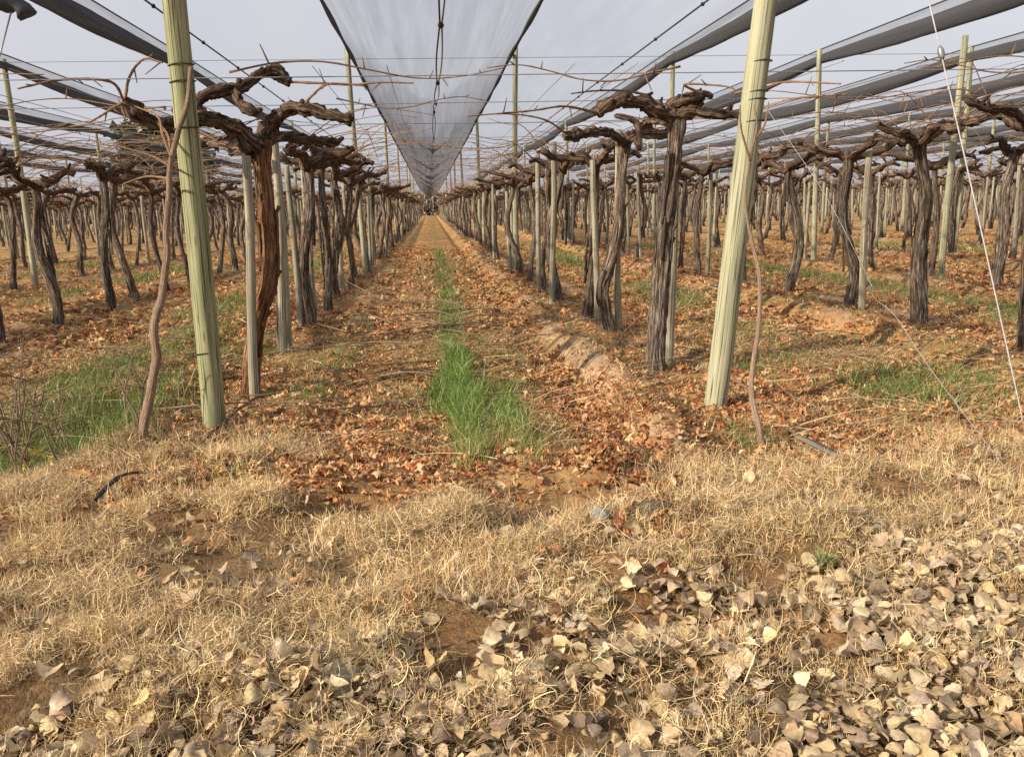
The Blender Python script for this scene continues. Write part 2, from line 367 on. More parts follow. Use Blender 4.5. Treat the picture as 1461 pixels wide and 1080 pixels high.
sx3 = m.n('ShaderNodeSeparateXYZ'); m.l(m.attr('tc'), sx3.inputs[0]); fm = m.n('ShaderNodeMapRange'); fm.inputs['To Min'].default_value = .55; fm.inputs['To Max'].default_value = .12; m.l(sx3.outputs[0], fm.inputs[0])
c = m.mix(c, flk, fm.outputs[0])
hh = m.n('ShaderNodeMath', operation='ADD'); m.l(n1, hh.inputs[0]); m.l(n2, hh.inputs[1])
m.surf(c, .95, m.bump(hh.outputs[0], .8, .03), .1)
tag(link('ground', mesh('ground', gg, m.m)), kind='structure')

# ------------------------------------------------------------------ scatter helpers
def scatter(n, x0, x1, y0, y1, dens, ypow=0.):
    """rejection sampling of ground points; ypow > 0 thins the scatter with distance"""
    out = np.zeros((0, 2)); tries = 0
    while len(out) < n and tries < 60:
        tries += 1
        k = n * 3; yy = y0 + (y1 - y0) * RNG.random(k); a = RNG.random(k)
        lo = np.maximum(x0, -.62 * yy - .6); hi = np.minimum(x1, .86 * yy + .7)
        xx_ = lo + (hi - lo) * a
        p = dens(xx_, yy) * (y0 / yy) ** ypow * (hi - lo) / max((hi - lo).max(), 1e-6)
        ok = RNG.random(k) < p; out = np.vstack([out, np.stack([xx_[ok], yy[ok]], 1)])
    return out[:n]
def pick(pal, n, jit=.12):
    pal = np.array([p[:3] for p in pal]); wts = np.array([1.] * len(pal))
    c = pal[RNG.integers(0, len(pal), n)]
    return np.clip(c * (1 + jit * RNG.normal(size=(n, 1))) * (1 + .022 * RNG.normal(size=(n, 3))), .01, .9)
def blades(geo, root, az, L, wd, th0, kap, col, K=4, curl=.0):
    n = len(root); t = np.linspace(0, 1, K + 1)
    th = th0[:, None] + kap[:, None] * t[None]                       # angle from vertical
    a = az[:, None] + (curl * RNG.normal(size=n))[:, None] * t[None]
    ds = (L / K)[:, None]
    sx_ = np.concatenate([np.zeros((n, 1)), np.cumsum(np.sin(th[:, :-1]) * np.cos(a[:, :-1]) * ds, 1)], 1)
    sy_ = np.concatenate([np.zeros((n, 1)), np.cumsum(np.sin(th[:, :-1]) * np.sin(a[:, :-1]) * ds, 1)], 1)
    sz_ = np.concatenate([np.zeros((n, 1)), np.cumsum(np.cos(th[:, :-1]) * ds, 1)], 1)
    C = np.stack([sx_, sy_, np.maximum(sz_, -.01)], -1) + root[:, None]
    sa = az + RNG.normal(size=n) * .9 + PI / 2
    side = np.stack([np.cos(sa), np.sin(sa), .3 * RNG.normal(size=n)], -1)[:, None]
    hw = (wd[:, None] * (1 - .8 * t[None] ** 1.5) * .5)[..., None]
    V = np.stack([C - side * hw, C + side * hw], 2).reshape(n, -1, 3)
    k = np.arange(K) * 2; q1 = np.stack([k, k + 1, k + 3, k + 2], -1)
    q = (np.arange(n)[:, None, None] * (2 * K + 2) + q1[None]).reshape(-1, 4)
    geo.add(V.reshape(-1, 3), q, col=np.repeat(col, 2 * K + 2, 0))

# dry straw grass in tufts over the front bank
def drymask(x, y):
    n = fbm(x * 1.3, y * 1.3, 71); n2 = fbm(x * 4., y * 5.2, 72, 2)
    top = np.where(x < -.7, 5.65, np.where(x < .9, 4.0, 4.75)) + 1.0 * (fbm(x * 1.2, y * 1.2, 73) - .5)
    m_ = (1 - sst(top - .5, top + .25, y)) * (.05 + .95 * sst(.45, .55, n * .38 + n2 * .62))
    lim = 2.5 + .19 * (x + 1.4)
    return m_ * (.5 + .2 * (x < .3) + (.5 - .2 * (x < .3)) * sst(lim - .25, lim + .35, y))
STRAW = [(.84, .60, .31), (.78, .53, .25), (.88, .68, .40), (.56, .38, .19), (.80, .60, .35), (.44, .30, .16), (.88, .61, .29), (.30, .21, .12), (.66, .50, .32), (.36, .27, .17)]
geo = Geo()
tuft = scatter(2600, -3.6, 4.4, 1.6, 5.6, drymask, .6)
nb = RNG.integers(26, 64, len(tuft)); big = RNG.random(len(tuft)) ** 1.6
BIG = [(.14, 3.05), (-.69, 3.13), (-.10, 3.24), (-1.83, 3.79), (-1.52, 4.25), (-1.18, 4.68), (1.3, 3.93), (2.28, 3.57), (.42, 3.44), (1.17, 2.95), (-.26, 3.05), (-1.3, 3.11), (.05, 3.6), (-.95, 4.1), (-2.1, 4.3), (1.75, 3.6), (.25, 3.3), (-.5, 3.7), (1.0, 3.35), (2.6, 4.1), (-1.1, 2.85), (-.3, 2.75), (-1.75, 4.8), (-1.35, 5.1), (-1.75, 5.55), (-1.35, 5.6), (-2.0, 5.2), (-1.0, 5.0), (-2.3, 4.5), (1.1, 4.3), (2.9, 3.9)]
tuft = np.vstack([tuft, BIG]); nb = np.concatenate([nb, np.full(len(BIG), 300)]); big = np.concatenate([big, np.full(len(BIG), 2.1)])
idx = np.repeat(np.arange(len(tuft)), nb); n = len(idx)
r_ = (.022 + .045 * big[idx]) * np.sqrt(RNG.random(n)) * 1.3; a_ = RNG.random(n) * 2 * PI
px_ = tuft[idx, 0] + r_ * np.cos(a_); py_ = tuft[idx, 1] + r_ * np.sin(a_)
tc_ = pick(STRAW, len(tuft), .2)[idx] * .55 + pick(STRAW, n, .2) * .45
az = a_ + 1.5 * RNG.normal(size=n)
blades(geo, np.stack([px_, py_, g(px_, py_) - .005], -1), az, (.04 + .06 * RNG.random(n)) * (1 + .5 * big[idx]), .002 + .0028 * RNG.random(n) ** 2, .2 + 1.2 * RNG.random(n) ** .8, 1.0 + 2.2 * RNG.normal(size=n), tc_, 6, 2.8)
p = scatter(36000, -3.6, 4.6, 1.5, 6.0, lambda x, y: drymask(x, y) ** 2.2, .5); n = len(p)
blades(geo, np.stack([p[:, 0], p[:, 1], g(p[:, 0], p[:, 1]) + .012 + .055 * RNG.random(n)], -1), RNG.random(n) * 2 * PI, .05 + .10 * RNG.random(n), .0022 + .0024 * RNG.random(n) ** 2, 1.0 + .7 * RNG.random(n), .9 * RNG.normal(size=n), pick(STRAW, n, .18) * 1.04, 7, 3.2)
# matted older straw lying between the tufts
p = scatter(15000, -3.6, 4.6, 1.5, 6.2, lambda x, y: .07 + .93 * drymask(x, y), .5); n = len(p)
MAT = [(.34, .25, .13), (.42, .31, .16), (.26, .19, .11), (.48, .37, .2), (.22, .17, .10)]
blades(geo, np.stack([p[:, 0], p[:, 1], g(p[:, 0], p[:, 1]) + .004 + .02 * RNG.random(n)], -1), RNG.random(n) * 2 * PI, .05 + .12 * RNG.random(n), .002 + .0015 * RNG.random(n), 1.0 + .6 * RNG.random(n), .3 + .8 * RNG.normal(size=n), pick(MAT, n, .2), 4, 2.)
tag(link('dry_grass', mesh('dry_grass', geo, M['straw'])), kind='stuff')
# thin thatch of dead grass through the vineyard floor
geo = Geo()
p = scatter(150000, -14, 22, 4.9, 27, lambda x, y: .15 + .85 * sst(.40, .6, fbm(x * .9, y * .5, 77)) * (1 - .8 * soilmask(x, y)), 1.0); n = len(p)
wd = (.0018 + .0003 * p[:, 1]) * (.7 + .6 * RNG.random(n))
THATCH = [(.46, .31, .15), (.54, .39, .19), (.32, .22, .11), (.26, .23, .09), (.60, .46, .25), (.22, .21, .08), (.40, .24, .12), (.2, .15, .09)]
blades(geo, np.stack([p[:, 0], p[:, 1], g(p[:, 0], p[:, 1])], -1), RNG.random(n) * 2 * PI, .05 + .13 * RNG.random(n), wd, .5 + .9 * RNG.random(n), .3 + .7 * RNG.random(n), pick(THATCH, n, .2), 3, 1.)
p = scatter(2600, -6, 9, 4.7, 16, lambda x, y: .3 + .7 * sst(.4, .6, fbm(x * .9, y * .5, 77)), 1.); n = len(p)
blades(geo, np.stack([p[:, 0], p[:, 1], g(p[:, 0], p[:, 1]) + .01 + .03 * RNG.random(n)], -1), np.where(RNG.random(n) < .5, 0, PI) + .5 * RNG.normal(size=n), .2 + .4 * RNG.random(n), .004 + .0003 * p[:, 1], 1.2 + .3 * RNG.random(n), .35 * RNG.random(n), pick([(.70, .55, .33), (.62, .46, .27), (.56, .42, .22)], n, .15), 6, .5)
tag(link('thatch_grass', mesh('thatch_grass', geo, M['straw'])), kind='stuff')
# green winter grass
geo = Geo(); GREEN = [(.12, .21, .04), (.15, .25, .055), (.20, .28, .075), (.10, .16, .04), (.25, .30, .10), (.14, .22, .055), (.34, .31, .13), (.17, .2, .07)]
def strip(x, y):
    w_ = np.exp(-((x - .17 + .04 * np.sin(y * 2.1)) / (.075 + .05 * sst(5, 6.2, y) * (1 - sst(6.5, 8, y)))) ** 2) + .27 * np.exp(-((x - .50 - .03 * np.sin(y * 3)) / .11) ** 2) * (1 - sst(6.3, 7.6, y))
    return w_ * sst(4.5, 5.1, y) * (.25 + .75 * sst(.28, .56, fbm(x * 6, y * 3, 83)))
p = scatter(13500, -.4, 1., 4.4, 15, strip, .8); n = len(p); hgt = np.where(p[:, 0] < .4, 1., .7) * (1 - .6 * sst(7.0, 9.5, p[:, 1])) * (.55 + .45 * sst(4.8, 5.6, p[:, 1])) * (.6 + .6 * RNG.random(n))
col = pick(GREEN, n, .15) * np.array([.92, 1.16, .8]); yel = (1 - sst(4.8, 5.8, p[:, 1]))[:, None] * .6 + (RNG.random((n, 1)) < .14) * .6; yel = np.minimum(yel, .9); col = col * (1 - yel) + np.array([.46, .40, .16]) * yel
blades(geo, np.stack([p[:, 0], p[:, 1], g(p[:, 0], p[:, 1])], -1), RNG.random(n) * 2 * PI, (.09 + .17 * RNG.random(n)) * hgt, .003 + .0035 * RNG.random(n), .05 + .45 * RNG.random(n), .2 + 1.1 * RNG.random(n), col, 4, .5)
p = scatter(21000, -14, 20, 5., 30, lambda x, y: np.clip(greenmask(x, y), 0, 1), 1.1); n = len(p)
blades(geo, np.stack([p[:, 0], p[:, 1], g(p[:, 0], p[:, 1])], -1), RNG.random(n) * 2 * PI, .06 + .12 * RNG.random(n), (.003 + .0004 * p[:, 1]), .1 + .6 * RNG.random(n), .2 + .9 * RNG.random(n), pick(GREEN, n, .2) * (.8 + .3 * RNG.random((n, 1))), 3, .5)
for (x0, y0, rx, ry, cnt, h) in ((3.5, 6.0, .35, .3, 380, .15), (3.75, 6.6, .3, .3, 260, .14), (2.75, 7.3, .35, .3, 420, .10), (3.3, 7.6, .4, .3, 250, .08), (-2.6, 6.3, .6, .9, 3800, .17), (-2.9, 10.5, .4, 1.5, 1800, .1), (-2.55, 5.6, .45, .5, 1500, .2), (-3.2, 8.2, .5, 1.2, 2600, .12), (-2.3, 8.6, .4, 1., 900, .1), (2.0, 5.0, .3, .25, 260, .07), (4.2, 6.2, .3, .3, 260, .17), (-1.1, 6.9, .25, .6, 800, .05), (-1.0, 8.6, .25, .9, 900, .05), (-.95, 11., .25, 1.4, 900, .055), (.75, 7.5, .2, 1.2, 500, .05), (3.7, 9.5, .4, 1.2, 900, .08), (4.6, 8.6, .4, .6, 500, .07), (-1.25, 5.7, .25, .2, 160, .06), (.6, 5.4, .3, .5, 220, .1)):
    a_ = RNG.random(cnt) * 2 * PI; q_ = np.sqrt(-2 * np.log(RNG.random(cnt) + 1e-9)) * .55; X = x0 + rx * q_ * np.cos(a_); Y = y0 + ry * q_ * np.sin(a_)
    blades(geo, np.stack([X, Y, g(X, Y)], -1), RNG.random(cnt) * 2 * PI, h * (.5 + .8 * RNG.random(cnt)), .004 + .003 * RNG.random(cnt), .05 + .5 * RNG.random(cnt), .2 + .8 * RNG.random(cnt), pick(GREEN, cnt, .2) * (.85 + .3 * RNG.random((cnt, 1))), 4, .5)
tag(link('green_grass', mesh('green_grass', geo, M['green'])), kind='stuff')
# the small tuft alone among the straw at right
geo = Geo(); n = 130; a_ = RNG.random(n) * 2 * PI; q_ = .035 * np.sqrt(RNG.random(n)); X = q_ * np.cos(a_); Y = q_ * np.sin(a_)
blades(geo, np.stack([X, Y, 0 * X], -1), a_ + .5 * RNG.normal(size=n), .06 + .06 * RNG.random(n), np.full(n, .004), .1 + .7 * RNG.random(n), .2 + .7 * RNG.random(n), pick(GREEN, n, .15) * 1.1, 4, .4)
tag(link('grass_tuft', mesh('grass_tuft', geo, M['green']), loc=(1.58, 3.19, g1(1.58, 3.19))), 'small fresh green grass tuft growing alone in the dry straw at right', 'grass tuft')

# ------------------------------------------------------------------ leaf litter
def rotmats(n, tilt):
    a = RNG.random(n) * 2 * PI; b = tilt; c = RNG.random(n) * 2 * PI
    ca, sa, cb, sb, c2, s2 = np.cos(a), np.sin(a), np.cos(b), np.sin(b), np.cos(c), np.sin(c)
    Z = np.zeros(n); O = np.ones(n)
    R1 = np.stack([ca, -sa, Z, sa, ca, Z, Z, Z, O], -1).reshape(n, 3, 3)
    R2 = np.stack([O, Z, Z, Z, cb, -sb, Z, sb, cb], -1).reshape(n, 3, 3)
    R3 = np.stack([c2, -s2, Z, s2, c2, Z, Z, Z, O], -1).reshape(n, 3, 3)
    return R1 @ R2 @ R3
def broad_leaves(geo, pos, size, tilt, col):
    """poplar-like leaves: rounded base, pointed tip, edges rolled, a folded midrib and a short stalk"""
    n = len(pos); T, U = 10, 7
    t = np.linspace(0, 1, T); u = np.linspace(-1, 1, U)
    wd = np.sin(PI * t ** .66) ** .62 * (1 - .22 * t); wd[0] = .12; wd[-1] = .02
    asp = .42 + .14 * RNG.random((n, 1, 1))
    wob = 1 + .10 * np.sin(t[None, :, None] * 17 + 6 * RNG.random((n, 1, 1))) * np.abs(u)[None, None]
    X = u[None, None] * wd[None, :, None] * asp * wob; Y = (t[None, :, None] - .5) + 0 * X - .05 * np.abs(u)[None, None] * (t < .3)[None, :, None]
    k1 = RNG.normal(size=(n, 1, 1)) * .38; k2 = RNG.normal(size=(n, 1, 1)) * .32; k3 = np.abs(RNG.normal(size=(n, 1, 1))) * .10; k4 = RNG.normal(size=(n, 1, 1)) * .35
    Z = k1 * X ** 2 * 2.4 + k2 * (Y ** 2) * 1.3 + k3 * np.abs(X) + k4 * X * Y * 2 + .035 * np.sin(X * 15 + 6 * RNG.random((n, 1, 1))) * np.sin(Y * 12 + 6 * RNG.random((n, 1, 1)))
    V = np.stack([X, Y, Z], -1) * size[:, None, None, None]
    R = rotmats(n, tilt); V = np.einsum('nij,ntuj->ntui', R, V)
    lo = V[..., 2].reshape(n, -1).min(1)
    V = V + pos[:, None, None]; V[..., 2] -= (lo * .75)[:, None, None]
    i = np.arange(T - 1)[:, None] * U; j = np.arange(U - 1)[None]
    q1 = np.stack([i + j, i + j + 1, i + U + j + 1, i + U + j], -1).reshape(-1, 4)
    q = (np.arange(n)[:, None, None] * (T * U) + q1[None]).reshape(-1, 4)
    mid = (1 + .16 * (u == 0) - .10 * np.abs(u))[None, None, :, None] * (1 + .05 * np.cos(t * 30))[None, :, None, None]
    geo.add(V.reshape(-1, 3), q, col=(col[:, None, None] * mid).reshape(-1, 3))
PALE = [(.60, .45, .26), (.52, .39, .22), (.66, .51, .30), (.40, .30, .19), (.62, .45, .23), (.66, .53, .36), (.30, .225, .15), (.50, .38, .24), (.58, .43, .25), (.44, .33, .22), (.24, .17, .11), (.36, .28, .20)]
geo = Geo()
def litter(x, y):
    lim = 2.04 + .215 * np.clip(x + 1.4, 0, 4)
    return (1 - sst(lim, lim + .75, y)) * (.20 + .80 * sst(.42, .58, fbm(x * 2.6, y * 3.0, 93) + .05 * np.clip(x, -1, 2))) + .10 * sst(.48, .6, fbm(x * 2, y * 2, 91)) * (1 - sst(3.2 + .25 * np.maximum(x, 0), 4.3 + .2 * np.maximum(x, 0), y)) + .015
p = scatter(7200, -2.4, 3.6, 1.35, 4.9, litter, .4); n = len(p)
sz = .026 + .052 * RNG.random(n) ** 1.3; til = np.abs(RNG.normal(size=n)) * .40 + (RNG.random(n) < .12) * .7
lift = RNG.random(n) * .03 * (1 + .8 * drymask(p[:, 0], p[:, 1]))
broad_leaves(geo, np.stack([p[:, 0], p[:, 1], g(p[:, 0], p[:, 1]) + lift], -1), sz, til, pick(PALE, n, .14))
tag(link('pale_leaf_litter', mesh('pale_leaf_litter', geo, M['leaf'])), kind='stuff')

def lobed_leaves(geo, pos, size, tilt, col, ns=20):
    n = len(pos); a = np.linspace(0, 2 * PI, ns, endpoint=False)
    rad = .62 + .26 * np.cos(5 * a) + .10 * np.cos(10 * a + .6) ; rad = np.where(np.abs(a - PI) < .25, .25, rad)
    rr = np.concatenate([[0], rad * .5, rad]); aa = np.concatenate([[0], a, a])
    X = rr * np.cos(aa); Y = rr * np.sin(aa); m_ = len(rr)
    ph = RNG.random((n, 6)) * 6.3; f = 3 + 3 * RNG.random((n, 2))
    Z = .24 * np.sin(X[None] * f[:, :1] + ph[:, :1]) * np.cos(Y[None] * f[:, 1:] + ph[:, 1:2]) + (RNG.normal(size=(n, 1)) * .35) * (X ** 2 + Y ** 2)[None] + .35 * RNG.normal(size=(n, 1)) * (X ** 2)[None] + .12 * RNG.normal(size=(n, m_)) * (rr > .3)
    V = np.stack([np.tile(X, (n, 1)) * (1 - .25 * np.abs(Z)), np.tile(Y, (n, 1)) * (1 - .25 * np.abs(Z)), Z], -1) * size[:, None, None] * .55
    V = np.einsum('nij,nmj->nmi', rotmats(n, tilt), V); lo = V[..., 2].min(1); V = V + pos[:, None]; V[..., 2] -= (lo * .8)[:, None]
    k = np.arange(ns); k2 = (k + 1) % ns
    t1 = np.stack([0 * k, 1 + k, 1 + k2], -1); q1 = np.stack([1 + k, 1 + ns + k, 1 + ns + k2, 1 + k2], -1)
    o = np.arange(n)[:, None, None] * m_
    geo.add(V.reshape(-1, 3), (o + q1[None]).reshape(-1, 4), (o + t1[None]).reshape(-1, 3), col=np.repeat(col, m_, 0) * (1 + .12 * RNG.normal(size=(n * m_, 1))))
RUST = [(.52, .24, .09), (.58, .30, .12), (.44, .16, .06), (.62, .37, .17), (.32, .10, .04), (.56, .31, .14), (.64, .43, .22), (.50, .25, .11), (.26, .12, .06), (.60, .38, .19)]
geo = Geo()
def vlit(x, y):
    c = ((x - ROW0) % SP) / SP; fur = np.exp(-((np.abs(rowu(x)) - .9) / .17) ** 2)
    n = fbm(x * 1.2, y * .9, 95)
    return np.clip((.08 + .9 * sst(.42, .6, n) + .9 * fur) * (1 - .75 * soilmask(x, y)) * (1 - .6 * np.clip(greenmask(x, y), 0, 1)) * sst(3.9, 4.9, y), 0, 1) + .012
p = scatter(14000, -9, 12, 3.2, 13, vlit, 1.15); n = len(p)
lobed_leaves(geo, np.stack([p[:, 0], p[:, 1], g(p[:, 0], p[:, 1]) + .012 * RNG.random(n)], -1), .045 + .05 * RNG.random(n), np.abs(RNG.normal(size=n)) * .4, pick(RUST, n, .15))
p = scatter(17000, -16, 24, 10, 34, vlit, 1.2); n = len(p)
lobed_leaves(geo, np.stack([p[:, 0], p[:, 1], g(p[:, 0], p[:, 1]) + .012 * RNG.random(n)], -1), .085 + .07 * RNG.random(n), np.abs(RNG.normal(size=n)) * .4, pick(RUST, n, .15), 10)
for (x0, y0, rx, ry, cnt) in ((1.06, 6.0, .085, 1.6, 1700), (.98, 4.6, .1, .4, 120), (-.45, 5.0, .4, .5, 220), (.85, 3.55, .12, .12, 16), (-.18, 2.95, .06, .06, 9), (.45, 2.7, .08, .1, 9), (-.75, 2.05, .1, .08, 8), (-1.0, 6., .5, .7, 260), (3.1, 6.2, .8, .6, 330), (4.2, 5.3, .6, .5, 260), (1.9, 6.6, .5, .5, 160)):
    X = x0 + rx * RNG.normal(size=cnt); Y = y0 + ry * RNG.normal(size=cnt) * .7
    lobed_leaves(geo, np.stack([X, Y, g(X, Y) + .03 * RNG.random(cnt)], -1), .045 + .055 * RNG.random(cnt), np.abs(RNG.normal(size=cnt)) * .5, pick(RUST, cnt, .15))
p = scatter(70000, -10, 14, 3.6, 18, lambda x, y: (.25 + .75 * sst(.35, .6, fbm(x * 2.2, y * 1.6, 97))) * (1 - .7 * soilmask(x, y)) * (.25 + .75 * sst(4., 5., y)), 1.2); n = len(p)
CHAFF = RUST + [(.55, .42, .25), (.62, .48, .30), (.16, .10, .07), (.12, .085, .06), (.48, .36, .22)]
blades(geo, np.stack([p[:, 0], p[:, 1], g(p[:, 0], p[:, 1]) + .008 * RNG.random(n)], -1), RNG.random(n) * 2 * PI, .015 + .035 * RNG.random(n), (.006 + .016 * RNG.random(n)) * (1 + .04 * p[:, 1]), .7 + .9 * RNG.random(n), 1.2 * RNG.normal(size=n), pick(CHAFF, n, .2), 2, 1.)
tag(link('rust_leaf_litter', mesh('rust_leaf_litter', geo, M['vleaf'])), kind='stuff')

# ------------------------------------------------------------------ vines
def arm(geo, P, r0, r1, sides, n, ph, amp=.42):
    Q = smooth_path(P, n); t = np.linspace(0, 1, n); L = np.linalg.norm(np.diff(Q, axis=0), axis=1).sum()
    Q = Q + .08 * r0 * np.stack([np.sin(t * L * 31 + ph), np.sin(t * L * 27 + 2 * ph), np.sin(t * L * 35 + 3 * ph)], -1) * (t > .05)[:, None]
    kn = 1 + .38 * np.maximum(0, np.sin(t * L * 13 + ph * 2)) ** 3 + .22 * np.maximum(0, np.sin(t * L * 24 + ph * 5)) ** 2      # old pruning knuckles
    tube(geo, Q, (r0 + (r1 - r0) * t) * .84 * kn, sides, amp, 30., ph, .12, 2.)
    return Q
def cane(geo, P, r0, r1, sides, n, ph):
    Q = smooth_path(P, n); t = np.linspace(0, 1, n); tube(geo, Q, (r0 + (r1 - r0) * t) * (1 + .25 * (np.arange(n) % 4 == 0)), sides, 0., ph=ph); return Q
def make_trunk(rng, sides, rings, rad=None, path=None, h=2.1):
    geo = Geo(); ph = rng.random() * 6
    if path is None:
        a = rng.normal(size=4) * .062; lean = rng.normal(size=2) * .05
        zt = np.linspace(-.12, h, 9)
        path = np.stack([a[0] * np.sin(zt * 2.2 + ph) + a[1] * np.sin(zt * 4.5 + 2 * ph) * .6 + lean[0] * zt, a[2] * np.sin(zt * 2 + ph * 3) + lean[1] * zt, zt], -1)
        path[:, :2] -= path[0, :2]
    Q = smooth_path(path, rings); z = (Q[:, 2] - Q[0, 2]) / (Q[-1, 2] - Q[0, 2]); rad = rad or .048 + .028 * rng.random()
    r = rad * (1 + .55 * np.exp(-z / .05) - .22 * z + .30 * np.exp(-((z - 1) / .06) ** 2))
    tube(geo, Q, r * (1 + .10 * pn(z * 0, z * 0, Q[:, 2], 9., ph)), sides, .20, 13., ph, .10 + .10 * rng.random(), rng.normal() * .5)
    return geo, Q[-1]
def make_vine(seed, hi):
    rng = np.random.default_rng(seed)
    S, R = (16, 56) if hi else (9, 20)
    trunk, top = make_trunk(rng, S, R, h=1.98 + .14 * rng.random())
    if hi:                                                          # strips of peeling bark and old pruning burrs
        for k in range(7):
            z = .3 + 1.5 * rng.random(); a = rng.random() * 6.28; ph = rng.random() * 9
            zz_ = np.linspace(z, z + .25 + .3 * rng.random(), 6); j = np.clip((zz_ / top[2] * 8), 0, 8)
            tube(trunk, np.stack([top[0] * zz_ / top[2] + .07 * np.cos(a + .5 * (zz_ - z)), top[1] * zz_ / top[2] + .07 * np.sin(a + .5 * (zz_ - z)), zz_], -1), .012, 6, .3, 20, ph)
    cords = []; canes = []
    dirs = [PI / 2 + rng.normal() * .2, -PI / 2 + rng.normal() * .2, (0 if rng.random() < .5 else PI) + rng.normal() * .4]
    if rng.random() < .6: dirs.append(dirs[2] + PI + rng.normal() * .4)
    for k, a in enumerate(dirs):
        L = (.75 + .35 * rng.random()) if k < 2 else (.45 + .5 * rng.random())
        t = np.linspace(0, 1, 7); rise = .10 + .12 * rng.random()
        bx = np.cos(a) * L * t + .06 * np.sin(t * 7 + rng.random() * 6) * t; by = np.sin(a) * L * t + .06 * np.sin(t * 6 + rng.random() * 6) * t
        bz = top[2] - .10 + rise * np.sin(np.minimum(t * 1.8, 1.57)) + .05 * np.sin(t * 8 + rng.random() * 6) * t
        P = np.stack([top[0] + bx, top[1] + by, bz], -1); c = Geo(); r0 = .048 + .018 * rng.random()
        Q = arm(c, P, r0, r0 * .62, 11 if hi else 6, 26 if hi else 10, rng.random() * 6)
        for q in range(5 if hi else 3):                             # spurs
            j = rng.integers(len(Q) // 3, len(Q)); aa = rng.random() * 6.28; l = .05 + .09 * rng.random()
            e = Q[j] + np.array([np.cos(aa) * l * .7, np.sin(aa) * l * .7, l * (rng.random() * 1.2 - .2)])
            tube(c, smooth_path([Q[j], (Q[j] + e) / 2 + .01, e], 5), np.array([.024, .022, .018, .018, .015]), 6, .25, 20, rng.random() * 6)
        cords.append(c)
        for q in range(3 if k < 2 else 2):
            j = rng.integers(len(Q) // 2, len(Q)); sgn = 1 if rng.random() < .5 else -1
            ax = (0 if sgn > 0 else PI) + rng.normal() * .35; l = .5 + 1.1 * rng.random(); tt = np.linspace(0, 1, 6)
            zup = 2.40 - Q[j][2] + rng.normal() * .08
            P = np.stack([Q[j][0] + np.cos(ax) * l * tt, Q[j][1] + np.sin(ax) * l * tt + .05 * np.sin(tt * 6 + rng.random() * 6), Q[j][2] + zup * np.sin(np.minimum(tt * 3, 1.57)) + .05 * np.sin(tt * 7 + rng.random() * 6) * tt], -1)
            cn = Geo(); C_ = cane(cn, P, .0065, .003, 5, 16 if hi else 9, rng.random() * 6)
            if rng.random() < .5:
                j2 = len(C_) // 2; e = C_[j2] + np.array([rng.normal() * .12, rng.normal() * .1, .12 * rng.normal()]); cane(cn, [C_[j2], (C_[j2] + e) / 2, e], .005, .003, 4, 5, 1.)
            canes.append(cn)
    return trunk, cords, canes
def vine_proto(seed, hi):
    t, cs, cn = make_vine(seed, hi)
    return mesh('trunk', t, M['bark']), [mesh('cordon', c, M['cordon']) for c in cs], [mesh('cane', c, M['cane']) for c in cn]
def place_vine(proto, x, y, rz, sc_, label, group='bare grapevines trained on the overhead trellis'):
    o = link('grapevine', None, loc=(x, y, g1(x, y)), rz=rz); o.scale = (sc_[0], sc_[0], sc_[1])
    o.empty_display_size = .2; tag(o, label, 'grapevine', group)
    link('trunk', proto[0], o)
    for c in proto[1]: link('cordon', c, o)
    for c in proto[2]: link('cane', c, o)
    return o
def custom_vine(base, tpath, rad, arms, canes, label, tm, seed):
    rng = np.random.default_rng(seed); b = np.array([base[0], base[1], g1(base[0], base[1])])
    o = link('grapevine', None, loc=tuple(b)); tag(o, label, 'grapevine', 'bare grapevines trained on the overhead trellis')
    tg, top = make_trunk(rng, 22, 90, rad, np.asarray(tpath) - b)
    for k in range(9):                                              # loose fibres of old bark
        Q = smooth_path(np.asarray(tpath) - b, 40); a = rng.random() * 6.28; i0 = rng.integers(3, 26); m_ = rng.integers(7, 12)
        S_ = Q[i0:i0 + m_] + rad * .98 * np.array([np.cos(a), np.sin(a), 0]); S_[-1] += .03 * np.array([np.cos(a), np.sin(a), 0])
        tube(tg, S_, .011 + .006 * rng.random(), 6, .3, 20, rng.random() * 6)
    link('trunk', mesh('trunk', tg, M[tm]), o)
    for P, r0, r1 in arms:
        c = Geo(); Q = arm(c, np.asarray(P) - b, r0 * 1.05, r1 * 1.05, 20, 100, rng.random() * 6, .45)
        for q in range(9):
            j = rng.integers(len(Q) // 4, len(Q)); aa = rng.random() * 6.28; l = .04 + .07 * rng.random()
            e = Q[j] + np.array([np.cos(aa) * l * .7, np.sin(aa) * l * .7, l * (rng.random() * 1.1 - .3)])
            tube(c, smooth_path([Q[j], (Q[j] + e) / 2 + .008, e], 6), np.linspace(r1 * .75, r1 * .55, 6), 8, .3, 22, rng.random() * 6)
        link('cordon', mesh('cordon', c, M['cordon']), o)
    for P in canes:
        c = Geo(); Q = cane(c, np.asarray(P) - b, .011, .0055, 6, 28, rng.random() * 6)
        for q in range(3):
            j = rng.integers(6, len(Q) - 1); e = Q[j] + np.array([rng.normal() * .05, rng.normal() * .05, .07 * rng.normal()])
            tube(c, smooth_path([Q[j], e], 3), np.array([.006, .005, .003]), 5)
        link('cane', mesh('cane', c, M['cane']), o)
    return o
